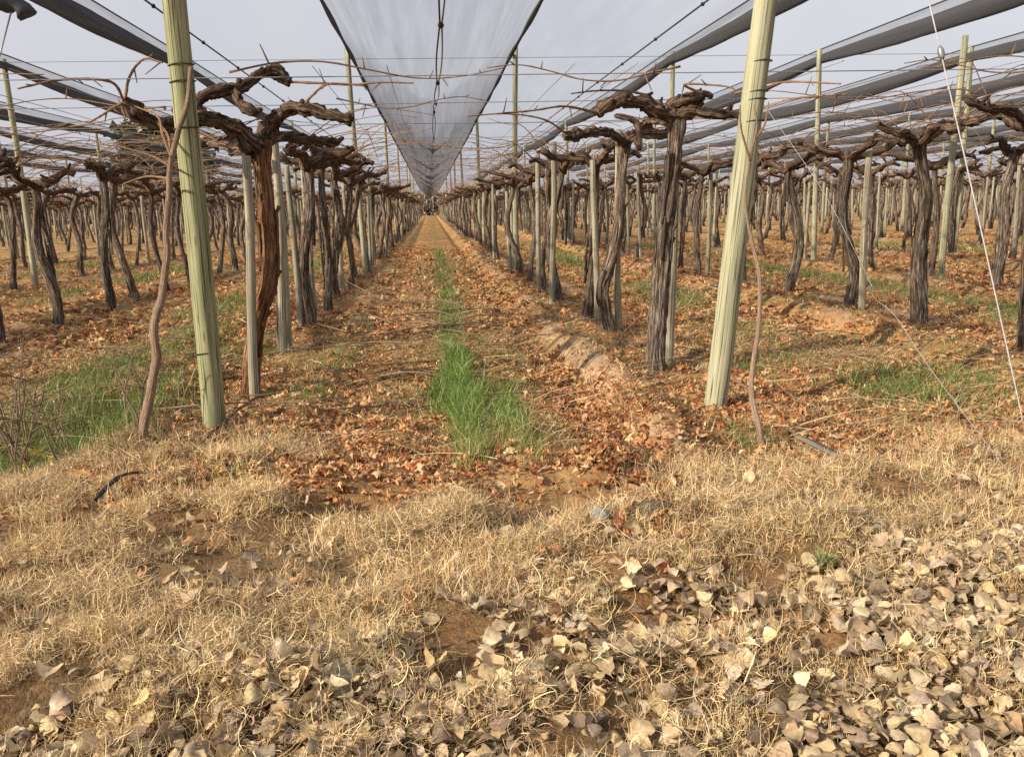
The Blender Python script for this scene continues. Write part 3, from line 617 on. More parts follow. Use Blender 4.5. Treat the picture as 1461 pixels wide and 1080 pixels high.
W = {
'LA':[(-1.314, 7.0, 1.976), (-1.427, 6.95, 2.106), (-1.58, 6.85, 2.193), (-1.708, 6.75, 2.205), (-1.812, 6.65, 2.157), (-1.933, 6.55, 2.145), (-2.02, 6.5, 2.194), (-2.114, 6.45, 2.281)],
'LB':[(-1.69, 6.75, 2.18), (-1.694, 6.8, 2.336), (-1.519, 6.9, 2.423), (-1.397, 6.95, 2.443), (-1.256, 7.0, 2.541), (-1.158, 7.05, 2.558), (-1.039, 7.05, 2.494)],
'LC':[(-1.442, 6.9, 2.412), (-1.388, 6.85, 2.303), (-1.285, 6.8, 2.235)],
'LD':[(-1.308, 7.05, 2.0), (-1.237, 7.1, 2.153), (-1.102, 7.0, 2.263), (-0.952, 6.9, 2.277), (-0.732, 6.8, 2.211), (-0.57, 6.75, 2.178)],
'LE':[(-1.31, 7.02, 2.02), (-1.242, 7.6, 2.129), (-1.062, 8.0, 2.127), (-0.855, 8.4, 2.122)],
'LF':[(-1.33, 7.0, 1.96), (-1.638, 7.5, 2.04), (-1.925, 8.0, 2.112)],
'Lc1':[(-1.039, 7.05, 2.494), (-0.845, 7.0, 2.475), (-0.571, 6.95, 2.454), (-0.325, 6.9, 2.46), (-0.083, 6.9, 2.452)],
'Lc2':[(-0.952, 6.9, 2.277), (-0.859, 6.85, 2.362), (-0.716, 6.8, 2.441), (-0.454, 6.8, 2.422)],
'Lc3':[(-2.114, 6.45, 2.281), (-2.133, 6.3, 2.397), (-2.324, 6.2, 2.408), (-2.466, 6.1, 2.378), (-2.627, 6.0, 2.322)],
'Lc4':[(-2.103, 6.45, 2.29), (-2.187, 6.4, 2.238), (-2.246, 6.35, 2.187), (-2.313, 6.3, 2.136)],
'Lc5':[(-2.11, 6.45, 2.3), (-2.045, 6.4, 2.447), (-1.923, 6.35, 2.554), (-1.784, 6.3, 2.522)],
'Lc6':[(-1.917, 6.5, 2.149), (-1.769, 6.2, 2.026), (-1.683, 5.9, 1.867)],
'Rt':[(1.93, 7.17, -0.12), (1.939, 7.17, 0.346), (1.961, 7.17, 0.716), (1.987, 7.17, 1.078), (2.023, 7.18, 1.433), (2.055, 7.18, 1.724), (2.087, 7.2, 2.012), (2.091, 7.2, 2.211)],
'RE':[(2.079, 7.2, 2.194), (1.921, 7.15, 2.236), (1.806, 7.1, 2.293), (1.659, 7.05, 2.311), (1.515, 7.0, 2.297), (1.372, 6.95, 2.212)],
'RF':[(2.067, 7.2, 2.18), (2.071, 7.2, 2.296), (2.178, 7.1, 2.327), (2.28, 7.05, 2.358)],
'RF2':[(2.072, 7.2, 2.24), (1.96, 7.3, 2.314), (1.875, 7.3, 2.389)],
'RG':[(2.09, 7.2, 2.2), (2.216, 7.1, 2.238), (2.337, 7.05, 2.208), (2.575, 7.0, 2.194)],
'RH':[(2.056, 7.2, 2.069), (1.926, 7.3, 2.068), (1.835, 7.35, 2.097), (1.798, 7.4, 2.178), (1.724, 7.4, 2.214), (1.631, 7.45, 2.237)],
'RI':[(2.09, 7.2, 2.15), (2.12, 7.6, 2.22), (2.08, 8.0, 2.25), (2.12, 8.4, 2.23)],
'Rc1':[(2.28, 7.05, 2.358), (2.1, 7.0, 2.43), (2.322, 6.9, 2.409), (2.45, 6.85, 2.379), (2.48, 6.85, 2.341)],
'Rc2':[(1.372, 6.95, 2.212), (1.193, 6.8, 2.235), (1.039, 6.7, 2.242), (0.808, 6.6, 2.203), (0.507, 6.5, 2.172)],
'Rc3':[(1.875, 7.3, 2.389), (1.647, 7.2, 2.413), (1.391, 7.1, 2.403), (1.172, 7.0, 2.371)],
'Rc4':[(2.575, 7.0, 2.194), (2.672, 6.6, 2.219), (2.808, 6.4, 2.245), (3.143, 6.3, 2.253)],
'Rc5':[(2.48, 6.85, 2.341), (2.599, 6.5, 2.351), (2.748, 6.4, 2.361), (3.035, 6.2, 2.315)],
'R2t':[(2.073, 9.7, -0.12), (2.006, 9.7, 0.288), (1.982, 9.7, 0.552), (2.074, 9.7, 0.85), (2.14, 9.7, 1.145), (2.172, 9.7, 1.47), (2.196, 9.7, 1.814), (2.228, 9.7, 2.161)],
'R2a':[(2.236, 9.7, 2.146), (2.016, 9.5, 2.263), (1.751, 9.3, 2.251), (1.436, 9.1, 2.203)],
'R2b':[(2.244, 9.7, 2.161), (2.316, 9.5, 2.213), (2.299, 9.3, 2.08)],
'R2c':[(2.23, 9.7, 2.12), (2.25, 10.1, 2.2), (2.15, 10.6, 2.24)],
'R2d':[(1.5, 9.15, 2.22), (1.2, 8.9, 2.36), (.8, 8.8, 2.41), (.4, 8.7, 2.38)],
'Lt':[(-1.56, 7.03, -.12), (-1.53, 7.03, .25), (-1.45, 7.03, .62), (-1.33, 7.03, .95), (-1.30, 7.03, 1.35), (-1.30, 7.03, 1.7), (-1.30, 7.02, 2.05)],
}
custom_vine((-1.53, 7.03), W['Lt'], .072, [(W['LA'], .075, .042), (W['LB'], .045, .036), (W['LC'], .036, .03), (W['LD'], .055, .035), (W['LE'], .05, .035), (W['LF'], .05, .03)], [W[k] for k in ('Lc1', 'Lc2', 'Lc3', 'Lc4', 'Lc5', 'Lc6')],
    'stout vine with reddish stripped trunk and thick twisted arms beside the left end post', 'bark_red', 1)
custom_vine((1.93, 7.17), W['Rt'], .075, [(W['RE'], .055, .045), (W['RF'], .045, .04), (W['RF2'], .03, .02), (W['RG'], .045, .032), (W['RH'], .034, .022), (W['RI'], .045, .03)], [W[k] for k in ('Rc1', 'Rc2', 'Rc3', 'Rc4', 'Rc5')],
    'thick fluted grey vine trunk with sawn arm ends standing left of the right end post', 'bark', 2)
custom_vine((2.073, 9.7), W['R2t'], .068, [(W['R2a'], .05, .042), (W['R2b'], .045, .035), (W['R2c'], .045, .03)], [W['R2d']],
    'grey vine with a bowed trunk just behind the thick fluted vine at right', 'bark', 3)

HI = [vine_proto(100 + k, True) for k in range(7)]
LO_DATA = [make_vine(200 + k, False) for k in range(8)]
LO = [(mesh('trunk', t, M['bark']), [mesh('cordon', c, M['cordon']) for c in cs], [mesh('cane', c, M['cane']) for c in cn]) for t, cs, cn in LO_DATA]
ROWS = range(-12, 19)
rr = random.Random(3)
YS = {0: [10.75, 13.0, 14.9, 16.8], -1: [9.35, 10.95, 12.8, 14.7], 1: [7.4, 9.6, 11.1, 12.87, 14.8], -2: [7.3, 8.95, 10.46, 11.92, 13.98, 15.4, 16.9]}
plants = []
for i in ROWS:
    ys = list(YS.get(i, [])); y = ys[-1] if ys else 5.2 + rr.random()
    while y < (166 if i in (-2, -1, 0, 1) else 95): y += 1.95 + rr.uniform(-.2, .2); ys.append(y)
    for k, y in enumerate(ys):
        x = ROW0 + SP * i + rr.uniform(-.09, .09)
        if i == 1 and k < 4: x = [5.6, 5.83, 5.68, 5.55][k]
        plants.append((i, k + {0: 2, -1: 1}.get(i, 0), x, y))
def visible(x, y):
    a = proj(x, y, 0.); b = proj(x, y, 2.3); return y > 0 and -60 < a[0] < 1520 and -60 < b[0] < 1520 and a[1] < 1200
ORD = ['first', 'second', 'third', 'fourth', 'fifth', 'sixth', 'seventh', 'eighth', 'ninth', 'tenth', 'eleventh', 'twelfth']
def rowname(i):
    if i == 0: return 'the row edging the grassy aisle on its right'
    if i == -1: return 'the row edging the grassy aisle on its left'
    n = i if i > 0 else -i - 1
    side = 'right' if i > 0 else 'left'
    return 'the ' + (ORD[n] if n < 12 else 'far') + ' row ' + side + ' of the grassy aisle'
for i in ():
    pass
def rowshort(i):
    n = i if i >= 0 else -i - 1
    return ORD[n] + ' row ' + ('right' if i >= 0 else 'left') + ' of the aisle' if n < 12 else 'outermost rows ' + ('right' if i >= 0 else 'left') + ' of the aisle'
vis = [p_ for p_ in plants if visible(p_[2], p_[3])]
vis.sort(key=lambda p_: p_[2] ** 2 * .3 + p_[3] ** 2)
near = vis[:285]; nearset = set(near)
hidden_front = [p_ for p_ in plants if p_ not in nearset and p_[3] < 9 and abs(p_[2]) < 9]
stuffv = Geo(); stuffs = Geo(); stuffc = Geo()
seen_order = {}
for p_ in sorted(near, key=lambda p_: (p_[0], p_[3])): seen_order.setdefault(p_[0], []).append(p_)
LOOK = ['upright grey', 'slightly bowed grey', 'slim dark', 'knotty brown', 'crooked grey', 'leaning dark', 'rough barked']
STK = []
for k in range(6):
    gq = Geo(); rg = np.random.default_rng(300 + k); h = 1.95 + .09 * k; zt = np.linspace(-.2, h, 12)
    tube(gq, np.stack([.012 * np.sin(zt * 2 + k) + .02 * (k - 2.5) / 2.5 * zt, .012 * np.cos(zt * 1.6 + 2 * k) + .015 * rg.normal() * zt, zt], -1), .037 + .004 * (k % 3) - .004 * zt / h, 12, .04, 6, k * 1.3, .03, .2)
    STK.append((mesh('vine_stake', gq, M['stake']), gq))
nstake = 0
TIE = Geo(); a_ = np.linspace(0, 2 * PI, 17); tube(TIE, np.stack([.055 * np.cos(a_), .055 * np.sin(a_), .004 * np.sin(2 * a_)], -1), .005, 6, caps=False); TIEM = mesh('wire_tie', TIE, M['tie'])
def place_stake(x, y, kind, rz, label):
    o = link('vine_stake', STK[kind][0], loc=(x, y, g1(x, y)), rz=rz); tag(o, label, 'stake', 'wooden stakes supporting the vines')
    return o
for p_ in near:
    i, k, x, y = p_; dist = math.hypot(x, y); order = seen_order[i].index(p_)
    hi = dist < 16; j = rr.randrange(7 if hi else 8); proto = HI[j] if hi else LO[j]
    base_o = order + {0: 2, -1: 1}.get(i, 0)
    flip = rr.choice([0, PI]) + rr.uniform(-.2, .2)
    if base_o < 8: lab = 'bare vine, %s from the front in the %s' % (ORD[base_o], rowshort(i))
    else: lab = 'slender distant bare vine, beyond the eighth in the %s' % rowshort(i)
    place_vine(proto, x, y, flip, (rr.uniform(.88, 1.12), rr.uniform(.97, 1.05)), lab)
    if rr.random() < (.85 if i in (0, -1) else (.5 if i > 0 else .25)):
        sx_ = x + rr.choice([-1, 1]) * rr.uniform(.08, .16) - .03; sy_ = y + rr.uniform(-.28, .2)
        if base_o < 8: lab = 'pale wooden stake beside the %s vine of the %s' % (ORD[base_o], rowshort(i))
        else: lab = 'pale thin stake beside a distant vine of the %s' % rowshort(i)
        place_stake(sx_, sy_, rr.randrange(6), rr.random() * 6.28, lab)
for x, y, kd, lab in ((2.14, 7.45, 2, 'pale stake half hidden behind the thick fluted vine'), (2.2, 9.85, 4, 'pale stake beside the foot of the bowed vine at right'), (-1.62, 9.12, 5, 'pale straight stake in front of the dark second vine at left')):
    place_stake(x, y, kd, 1. + kd, lab)
# everything farther than those: one mass of trunks, stakes and overhead wood
mats2 = {}
for (i, k, x, y) in plants:
    if (i, k, x, y) in nearset or y < 9: continue
    if not (-.75 * y - 6 < x < 1.0 * y + 8): continue
    t, cs, cn = LO_DATA[rr.randrange(8)]; a = rr.choice([0, PI]) + rr.uniform(-.2, .2); s_ = rr.uniform(.9, 1.1)
    R_ = np.array([[math.cos(a) * s_, -math.sin(a) * s_, 0], [math.sin(a) * s_, math.cos(a) * s_, 0], [0, 0, 1.]]); off = (x, y, g1(x, y))
    stuffv.merge(t, R_, off)
    for c in cs: stuffv.merge(c, R_, off)
    for c in cn[::3]: stuffc.merge(c, R_, off)
    if rr.random() < .75: stuffs.merge(STK[rr.randrange(6)][1], None, (x + rr.uniform(-.15, .15), y + rr.uniform(-.3, .3), off[2]))
tag(link('distant_vines', mesh('distant_vines', stuffv, M['bark'])), kind='stuff')
tag(link('distant_canes', mesh('distant_canes', stuffc, M['cane'])), kind='stuff')
tag(link('distant_stakes', mesh('distant_stakes', stuffs, M['stake'])), kind='stuff')

# two young shoots climbing beside the end posts
def shoot(pts, r0, r1, label, twigs, seed):
    P = np.asarray(pts); b = P[0].copy(); b[2] = g1(b[0], b[1]); P = P.copy(); P[0, 2] = b[2] - .06
    o = link('young_vine', None, loc=tuple(b)); tag(o, label, 'young vine'); c = Geo(); n = 70; Q = smooth_path(P - b, n)
    tube(c, Q, np.linspace(r0, r1, n) * (1 + .10 * (np.arange(n) % 9 == 0)), 12, .12, 14, seed, .03)
    link('stem', mesh('stem', c, M['shoot']), o)
    for t_ in twigs:
        c = Geo(); cane(c, np.asarray(t_) - b, .009, .004, 6, 20, seed); link('cane', mesh('cane', c, M['cane']), o)
shoot([(-1.917, 5.44, -0.004), (-1.891, 5.45, 0.184), (-1.845, 5.47, 0.349), (-1.807, 5.5, 0.511), (-1.777, 5.5, 0.629), (-1.782, 5.5, 0.742), (-1.767, 5.52, 0.856), (-1.73, 5.55, 0.968), (-1.699, 5.57, 1.117), (-1.674, 5.6, 1.278), (-1.671, 5.6, 1.384), (-1.637, 5.62, 1.61), (-1.615, 5.64, 1.799), (-1.541, 5.64, 2.019), (-1.474, 5.64, 2.174), (-1.442, 5.68, 2.395)], .031, .014,
    'grey crooked young vine climbing the left side of the left end post', [[(-1.6, 5.63, 1.85), (-1.66, 5.7, 2.0), (-1.72, 5.85, 2.12), (-1.9, 6.1, 2.2), (-2.0, 6.3, 2.24)], [(-1.615, 5.64, 1.799), (-1.75, 5.7, 1.87), (-1.95, 5.75, 1.93), (-2.1, 5.8, 1.95)], [(-1.62, 5.63, 1.72), (-1.78, 5.7, 1.74), (-1.95, 5.75, 1.70)]], 2.)
shoot([(1.994, 4.82, -0.001), (1.961, 4.85, 0.127), (1.944, 4.95, 0.327), (2.014, 5.1, 0.519), (2.075, 5.2, 0.683), (2.116, 5.3, 0.897), (2.133, 5.38, 1.05), (2.116, 5.45, 1.207), (2.091, 5.5, 1.389), (2.076, 5.5, 1.571), (2.106, 5.5, 1.794), (2.138, 5.5, 1.969), (2.12, 5.52, 2.1)], .019, .006,
    'pale thin young vine rising in front of the right end post', [[(2.138, 5.5, 1.9), (2.19, 5.5, 1.98), (2.22, 5.52, 2.12)], [(2.10, 5.5, 1.75), (2.03, 5.49, 1.95), (2.02, 5.5, 2.1)]], 4.)

# ------------------------------------------------------------------ posts, poles, nets
BAY0, BAY, NB, ZR = 5.9, 14.6, 6, 4.78
def post(name, base, top, r, mat, sides=20, rings=40, seed=0., ties=(), label='', cat='post', group=None):
    b = np.array([base[0], base[1], g1(*base)]); tp = np.asarray(top) - b; geo = Geo()
    t = np.linspace(-.06, 1, rings)[:, None]; P = tp * t; P[:, 0] += .012 * np.sin(t[:, 0] * 5 + seed)
    tube(geo, P, r * (1.04 - .12 * t[:, 0]), sides, .03, 5, seed, .010, .15)
    o = link(name, mesh(name, geo, mat), loc=tuple(b)); tag(o, label, cat, group)
    for z in ties:
        q = Geo(); a = np.linspace(0, 2 * PI, 25); c = tp * (z / tp[2]); rt = r * 1.02
        tube(q, np.stack([c[0] + rt * 1.04 * np.cos(a), c[1] + rt * 1.04 * np.sin(a), c[2] + .006 * np.sin(a + seed) + .003 * np.sin(3 * a)], -1), .0042, 6, caps=False)
        link('wire_tie', mesh('wire_tie', q, M['tie']), o)
    return o
post('end_post', (-1.58, 5.91), (-1.46, 5.62, ZR), .075, M['post'], 24, 70, 1., (2.30, 2.40, 2.02, .55), 'thick greenish wooden end post with long dark cracks at left', 'end post')
post('end_post', (2.01, 5.83), (2.44, 5.60, ZR), .077, M['post_r'], 24, 70, 2., (2.36, 2.17, 2.12, 1.98), 'thick pale wooden end post leaning outward at right', 'end post')
POLE_ROWS = [i for i in ROWS]
for i in POLE_ROWS:
    x0 = ROW0 + SP * i; nlab = 0
    if i not in (0, -1):
        if abs(x0) < 14: post('end_post', (x0, BAY0 + .1), (x0 + .05, BAY0 - .2, ZR), .075, M['post'], 16, 30, i * 1., (), 'wooden end post outside the left or right edge of view', 'end post', 'end posts beside the view')
    for b in range(1, NB + 1):
        y = BAY0 + BAY * b - 1.
        if not visible(x0, y) and not (-60 < proj(x0, y, ZR)[0] < 1520): continue
        nlab += 1
        zt = ZR + rr.uniform(-.05, .15)
        lab = ('tall greenish net pole, %s from the front in the %s' % (ORD[nlab - 1], rowshort(i))) if abs(i) < 9 and nlab < 4 else 'thin far net pole deep in the %s' % rowshort(i)
        post('net_pole', (x0 + rr.uniform(-.06, .06), y), (x0 + rr.uniform(-.1, .1), y, zt), .062, M['pole'] , 12, 16, i + b * 2., (), lab, 'net pole', 'tall poles carrying the hail nets')
post('vine_stake', (-1.49, 6.92), (-1.40, 6.88, 1.93), .038, M['stake'], 16, 30, 4., (), 'pale slender round stake standing against the reddish stripped vine trunk', 'stake', 'wooden stakes supporting the vines')
post('net_pole', (9.1, 14.4), (9.2, 14.4, 4.15), .058, M['pole'], 12, 20, 3., (), 'thick shorter net pole in front of the third row at right', 'net pole')

def wire(name, pts, r, mat, label, cat, group=None, sides=5, n=None):
    q = Geo(); P = smooth_path(pts, n or max(2, len(pts) * 4)); b = P[0].copy(); tube(q, P - b, r, sides)
    o = link(name, mesh(name, q, mat), loc=tuple(b)); tag(o, label, cat, group); return o

def xprofile(u):                       # across an aisle, 0 at one ridge, 1 at the other: how deep the net hangs
    v = np.abs(u - .5) * 2; return (1 - v) * .78 + .22 * (1 - v ** 2)
NX, NY = 40, 460
def vz(y):                              # height of the seam: pinned at the pole lines, bellied between
    t = ((y - (BAY0 + BAY - 1.)) / BAY) % 1.0
    return 3.72 - .42 * 4 * t * (1 - t)
def netsheet(xa, xb, y0, y1, lift=0.):
    u = np.linspace(0, 1, NX + 1); y = np.linspace(y0, y1, NY + 1); U, Y = np.meshgrid(u, y)
    dep = (ZR - vz(Y) - lift) * xprofile(U)
    sagr = .05 * 4 * ((Y - 18.5) / BAY % 1.) * (1 - (Y - 18.5) / BAY % 1.)
    Z = ZR - sagr - dep + .03 * (fbm(U * 6, Y * .5, 111) - .5) * np.sin(PI * U) + .02 * np.sin(U * 40 + 3 * fbm(U * 2, Y * .2, 113)) * np.sin(PI * U)
    X = xa + (xb - xa) * U
    q = Geo(); ii = np.arange(NY)[:, None] * (NX + 1); jj = np.arange(NX)[None]
    q.add(np.stack([X, Y, Z], -1), np.stack([ii + jj, ii + jj + 1, ii + NX + jj + 2, ii + NX + jj + 1], -1), tc=np.stack([U * (xb - xa), Y, 0 * Y], -1)); return q
Y1 = BAY0 + BAY * 11
x_a, x_b = ROW0 - SP, ROW0
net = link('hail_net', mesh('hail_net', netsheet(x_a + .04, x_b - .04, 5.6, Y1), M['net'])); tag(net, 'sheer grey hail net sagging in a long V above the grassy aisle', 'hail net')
o = link('hail_net', mesh('hail_net', netsheet(x_b + .04, x_b + SP - .04, 5.6, Y1, .45), M['thin_net'])); tag(o, 'very thin sheer hail net between the aisle net and the first dark roll at right', 'hail net')
yy_ = np.linspace(5.6, Y1, 220)
def sagr(y): t = ((y - (BAY0 + BAY - 1.)) / BAY) % 1.; return .05 * 4 * t * (1 - t)
for xe in (x_a + .04, x_b - .04):
    q = Geo(); tube(q, np.stack([xe + 0 * yy_, yy_, ZR - sagr(yy_) - .02], -1), .038 * (1 + .3 * np.sin(yy_ * 1.7)), 8); link('edge_cable', mesh('edge_cable', q, M['roll']), net)
xm = (x_a + x_b) / 2
yd = np.linspace(5.6, Y1, 760); wob = .024 * np.sin((yd - 5.6) * PI / 3.6)
for s_, mt in ((1, 'cord'), (-1, 'cable')):
    q = Geo(); tube(q, np.stack([xm + s_ * np.abs(wob) + .01 * s_, yd, vz(yd) - .03], -1), .010, 6); link('seam_cord', mesh('seam_cord', q, M[mt]), net)
for k in range(12):
    yk = 5.6 + 3.6 * k; q = Geo(); tube(q, smooth_path([(xm, yk - .05, vz(yk) - .03), (xm, yk, vz(yk) - .04), (xm, yk + .05, vz(yk) - .03)], 5), np.array([.015, .03, .034, .03, .015]), 8); link('net_clip', mesh('net_clip', q, M['clip']), net)

def netroll(i, label):
    """net gathered up along its ridge cable: a lumpy flattened roll, tied at intervals, with a loose veil above"""
    x0 = ROW0 + SP * i; rg = np.random.default_rng(900 + i); n = 240
    y = np.linspace(BAY0 - .3, BAY0 + BAY * NB, n); t = ((y - (BAY0 + BAY - 1.)) / BAY) % 1.; sg = 4 * t * (1 - t)
    o = link('net_roll', None, loc=(x0, BAY0, ZR)); tag(o, label, 'rolled net', 'hail nets rolled up along their ridge cables')
    th = np.arange(16) * 2 * PI / 16; r = (.12 if i > 0 else .095) * (1 + .5 * (fbm(y * .35, y * 0 + i, 120) - .5)) * (.75 + .5 * sg)
    lump = 1 + .28 * (fbm(np.cos(th)[None] * 1.3 + 5, y[:, None] * .8 + i * 7, 121) - .5) + .10 * np.sin(th * 4 + y[:, None] * .6)
    X = r[:, None] * .72 * lump * np.cos(th)[None]; Z = r[:, None] * 1.2 * lump * np.sin(th)[None] - .16 - (.16 * sg)[:, None]
    q = Geo(); ii = np.arange(n - 1)[:, None] * 16; jj = np.arange(16)[None]; j2 = (jj + 1) % 16
    q.add(np.stack([X, np.broadcast_to(y[:, None] - BAY0, X.shape), Z], -1), np.stack([ii + jj, ii + j2, ii + 16 + j2, ii + 16 + jj], -1), tc=np.stack([np.broadcast_to(th * .6, X.shape), np.broadcast_to(y[:, None], X.shape), 0 * X], -1))
    link('gathered_net', mesh('gathered_net', q, M['roll']), o)
    q = Geo(); tube(q, np.stack([0 * y + .01, y - BAY0, .06 - .03 * sg], -1), .014, 6); link('ridge_cable', mesh('ridge_cable', q, M['cable']), o)
    q = Geo(); zt = .055 - .03 * sg; zb = -.16 - .16 * sg
    V = np.stack([np.stack([0 * y + .02, y - BAY0, zt], -1), np.stack([0 * y - .02, y - BAY0, (zt + zb) / 2], -1), np.stack([0 * y, y - BAY0, zb], -1)], 1)
    ii = np.arange(n - 1)[:, None] * 3; jj = np.arange(2)[None]
    q.add(V.reshape(-1, 3), np.stack([ii + jj, ii + jj + 1, ii + jj + 4, ii + jj + 3], -1), tc=np.stack([np.tile(np.array([0, .2, .4]), (n, 1)), np.tile(y[:, None], (1, 3)), np.zeros((n, 3))], -1))
    link('net_veil', mesh('net_veil', q, M['veil']), o)
for i in ROWS:
    if i in (0, -1) or i > 9 or i < -7: continue
    netroll(i, 'dark rolled hail net hanging high along the %s' % rowshort(i))
# seam cables left in the aisles on each side
for i, lab in ((-2, 'thin dark beaded cable high over the aisle left of the left end post'), (0, 'thin dark beaded cable high over the aisle right of the right end post'),):
    xm_ = ROW0 + SP * i + SP / 2; o = link('seam_cable', None, loc=(xm_, BAY0, 4.)); tag(o, lab, 'cable')
    q = Geo(); tube(q, np.stack([0 * yy_, yy_ - BAY0, .08 - .10 * sagr(yy_)], -1), .013, 6); link('cable', mesh('cable', q, M['cable']), o)
    for k in range(10):
        q = Geo(); yk = 1. + 2.4 * k; tube(q, [(0, yk - .04, .08), (0, yk, .075), (0, yk + .04, .08)], np.array([.014, .03, .014]), 8); link('net_clip', mesh('net_clip', q, M['clip']), o)

# trellis wires
for k, y in enumerate([6.1, 8.0, 9.9, 11.9, 13.9, 15.8, 17.8, 19.7, 21.7, 25.6, 29.5, 34.]):
    z = 2.44 if k else 2.40
    xs = np.arange(-22, 30.1, SP / 2) if y > 8 else np.arange(-8, 12.1, SP / 2)
    wire('trellis_wire', np.stack([xs, 0 * xs + y, z + .03 * np.cos(xs * 2 * PI / SP) - .01], -1), .0035, M['wire'], 'thin galvanised wire stretched level across the vine rows at canopy height', 'trellis wire', 'cross wires of the vine trellis', 4, 60)
for xo in (-6.9, -6.2, -4.0, -3.35, -2.7, -.75, -.25, 1.05, 1.5, 3.0, 3.75, 4.4, 6.5, 7.3, 8.1):
    ys_ = np.linspace(6.1, 80, 30)
    wire('trellis_wire', np.stack([0 * ys_ + xo, ys_, 2.45 + .015 * np.sin(ys_ * 3.2)], -1), .003, M['wire'], 'thin galvanised wire running along an aisle into the distance at canopy height', 'trellis wire', 'lengthwise wires of the vine trellis', 4, 60)
for y in (BAY0 + BAY - 1., BAY0 + 2 * BAY - 1., BAY0 + 3 * BAY - 1.):
    xs = np.arange(-40, 60.1, SP)
    wire('bracing_wire', np.stack([xs, 0 * xs + y, 0 * xs + ZR - .08], -1), .006, M['wire'], 'faint high wire linking the net pole tops across the %s pole line' % ORD[int(round((y - BAY0 + 1) / BAY)) - 1], 'bracing wire', None, 4, 30)
# loose canes tied out along the cross wires over the aisles
CB = []
for k in range(6):
    q = Geo(); rg = np.random.default_rng(700 + k); t = np.linspace(0, 1, 7); L = 1.1 + .25 * k
    Q = cane(q, np.stack([L * t, .05 * np.sin(t * 6 + k), .05 * np.sin(t * 7 + 2 * k)], -1), .0075, .003, 5, 22, k)
    for s_ in range(5):
        j = rg.integers(3, 20); e = Q[j] + np.array([.05 * rg.normal(), .05 * rg.normal(), .07 * rg.normal()]); tube(q, smooth_path([Q[j], e], 3), np.array([.006, .005, .003]), 4)
    CB.append(mesh('tied_cane', q, M['cane']))
for k in range(84):
    i = rr.choice([-3, -2, -2, -1, -1, 0, 0, 1, 1, 2]); y = rr.choice([6.1, 8.0, 9.9, 11.9, 13.9, 15.8, 17.8, 19.7, 21.7]); sg = rr.choice([-1, 1])
    o = link('tied_cane', CB[k % 6], loc=(ROW0 + SP * i + sg * rr.uniform(.15, .8), y + rr.uniform(-.15, .15), 2.40 + rr.uniform(-.06, .06)), rz=(0 if sg > 0 else PI) + rr.uniform(-.15, .15))
    tag(o, 'thin reddish pruned cane tied along a trellis wire above the aisles', 'vine cane', 'canes tied along the trellis wires')

# guy wires and the bunched net end at upper left
o = wire('guy_wire', [(3.823, 4.98, g1(3.82, 4.98) - .05), (3.60, 5.33, 1.35), (3.368, 5.7, 2.777), (3.15, 6.05, 4.1)], .0048, M['cord'], 'pale taut guy wire slanting to the ground at the right edge', 'guy wire', None, 6, 24)
q = Geo(); tube(q, smooth_path([(3.435, 5.60, 2.38), (3.43, 5.61, 2.42), (3.42, 5.62, 2.47)], 5), np.array([.01, .02, .022, .02, .01]), 8); b = o.location; x_ = mesh('wire_clamp', q, M['wire']); c_ = link('wire_clamp', x_, o, loc=(-b[0], -b[1], -b[2]))
wire('slack_wire', [(2.24, 5.65, 2.116), (2.515, 5.3, 1.535), (2.72, 5.0, 0.95), (2.69, 4.97, .93), (2.72, 4.96, .88), (2.80, 4.85, .78), (2.901, 4.6, 0.487), (3.138, 4.07, g1(3.138, 4.07) - .02)], .0018, M['wire'], 'thin slack kinked wire from the right end post down to the ground', 'wire', None, 5, 60)
o = link('net_bundle', None, loc=(-2.62, 6.1, 2.86)); tag(o, 'dark knotted net end hanging in the upper left corner', 'net bundle')
q = Geo(); tube(q, smooth_path([(-.9, -.1, .12), (-.4, -.05, .07), (-.1, 0, .04), (.03, 0, -.01), (.07, 0, -.07)], 24), np.linspace(.03, .06, 24) * (1 + .3 * np.sin(np.arange(24) * 1.1)), 12, .4, 18, 2.); link('bundled_net', mesh('bundled_net', q, M['roll']), o)
q = Geo(); tube(q, smooth_path([(0, 0, 0), (.02, 0, .1), (-.05, .1, .45), (-.3, .3, 1.2)], 12), .012, 6); link('hanger_cord', mesh('hanger_cord', q, M['cable']), o)
wire('tie_wire', [(-2.64, 6.08, 2.80), (-2.72, 6.0, 2.5), (-2.86, 5.85, 2.0), (-3.4, 5.2, -.05)], .006, M['wire'], 'thin straight wire running down from the dark net knot at the left edge', 'wire', None, 5, 12)

# ------------------------------------------------------------------ small things on the ground
def hose():
    o = link('drip_hose', None, loc=(-1.72, 4.22, g1(-1.72, 4.22))); tag(o, 'black drip irrigation hose lying in the straw past the left end post', 'hose'); b = np.array(o.location)
    P = []
    for x, y, h in ((-1.72, 4.16, .075), (-1.67, 4.40, .085), (-1.62, 4.68, .07), (-1.57, 5.0, .03), (-1.52, 5.3, .05), (-1.48, 5.7, .07), (-1.45, 6.2, .08), (-1.43, 6.7, .05), (-1.42, 7.0, -.02)):
        P.append((x, y, g1(x, y) + h))
    q = Geo(); tube(q, smooth_path(P, 60) - b, .0075, 10, .02, 5); link('pipe', mesh('pipe', q, M['hose']), o)
    q = Geo(); P = smooth_path(P, 60)[:6] - b; tube(q, P, np.array([.008, .013, .014, .011, .014, .009]), 12); link('end_fitting', mesh('end_fitting', q, M['clip']), o)
hose()
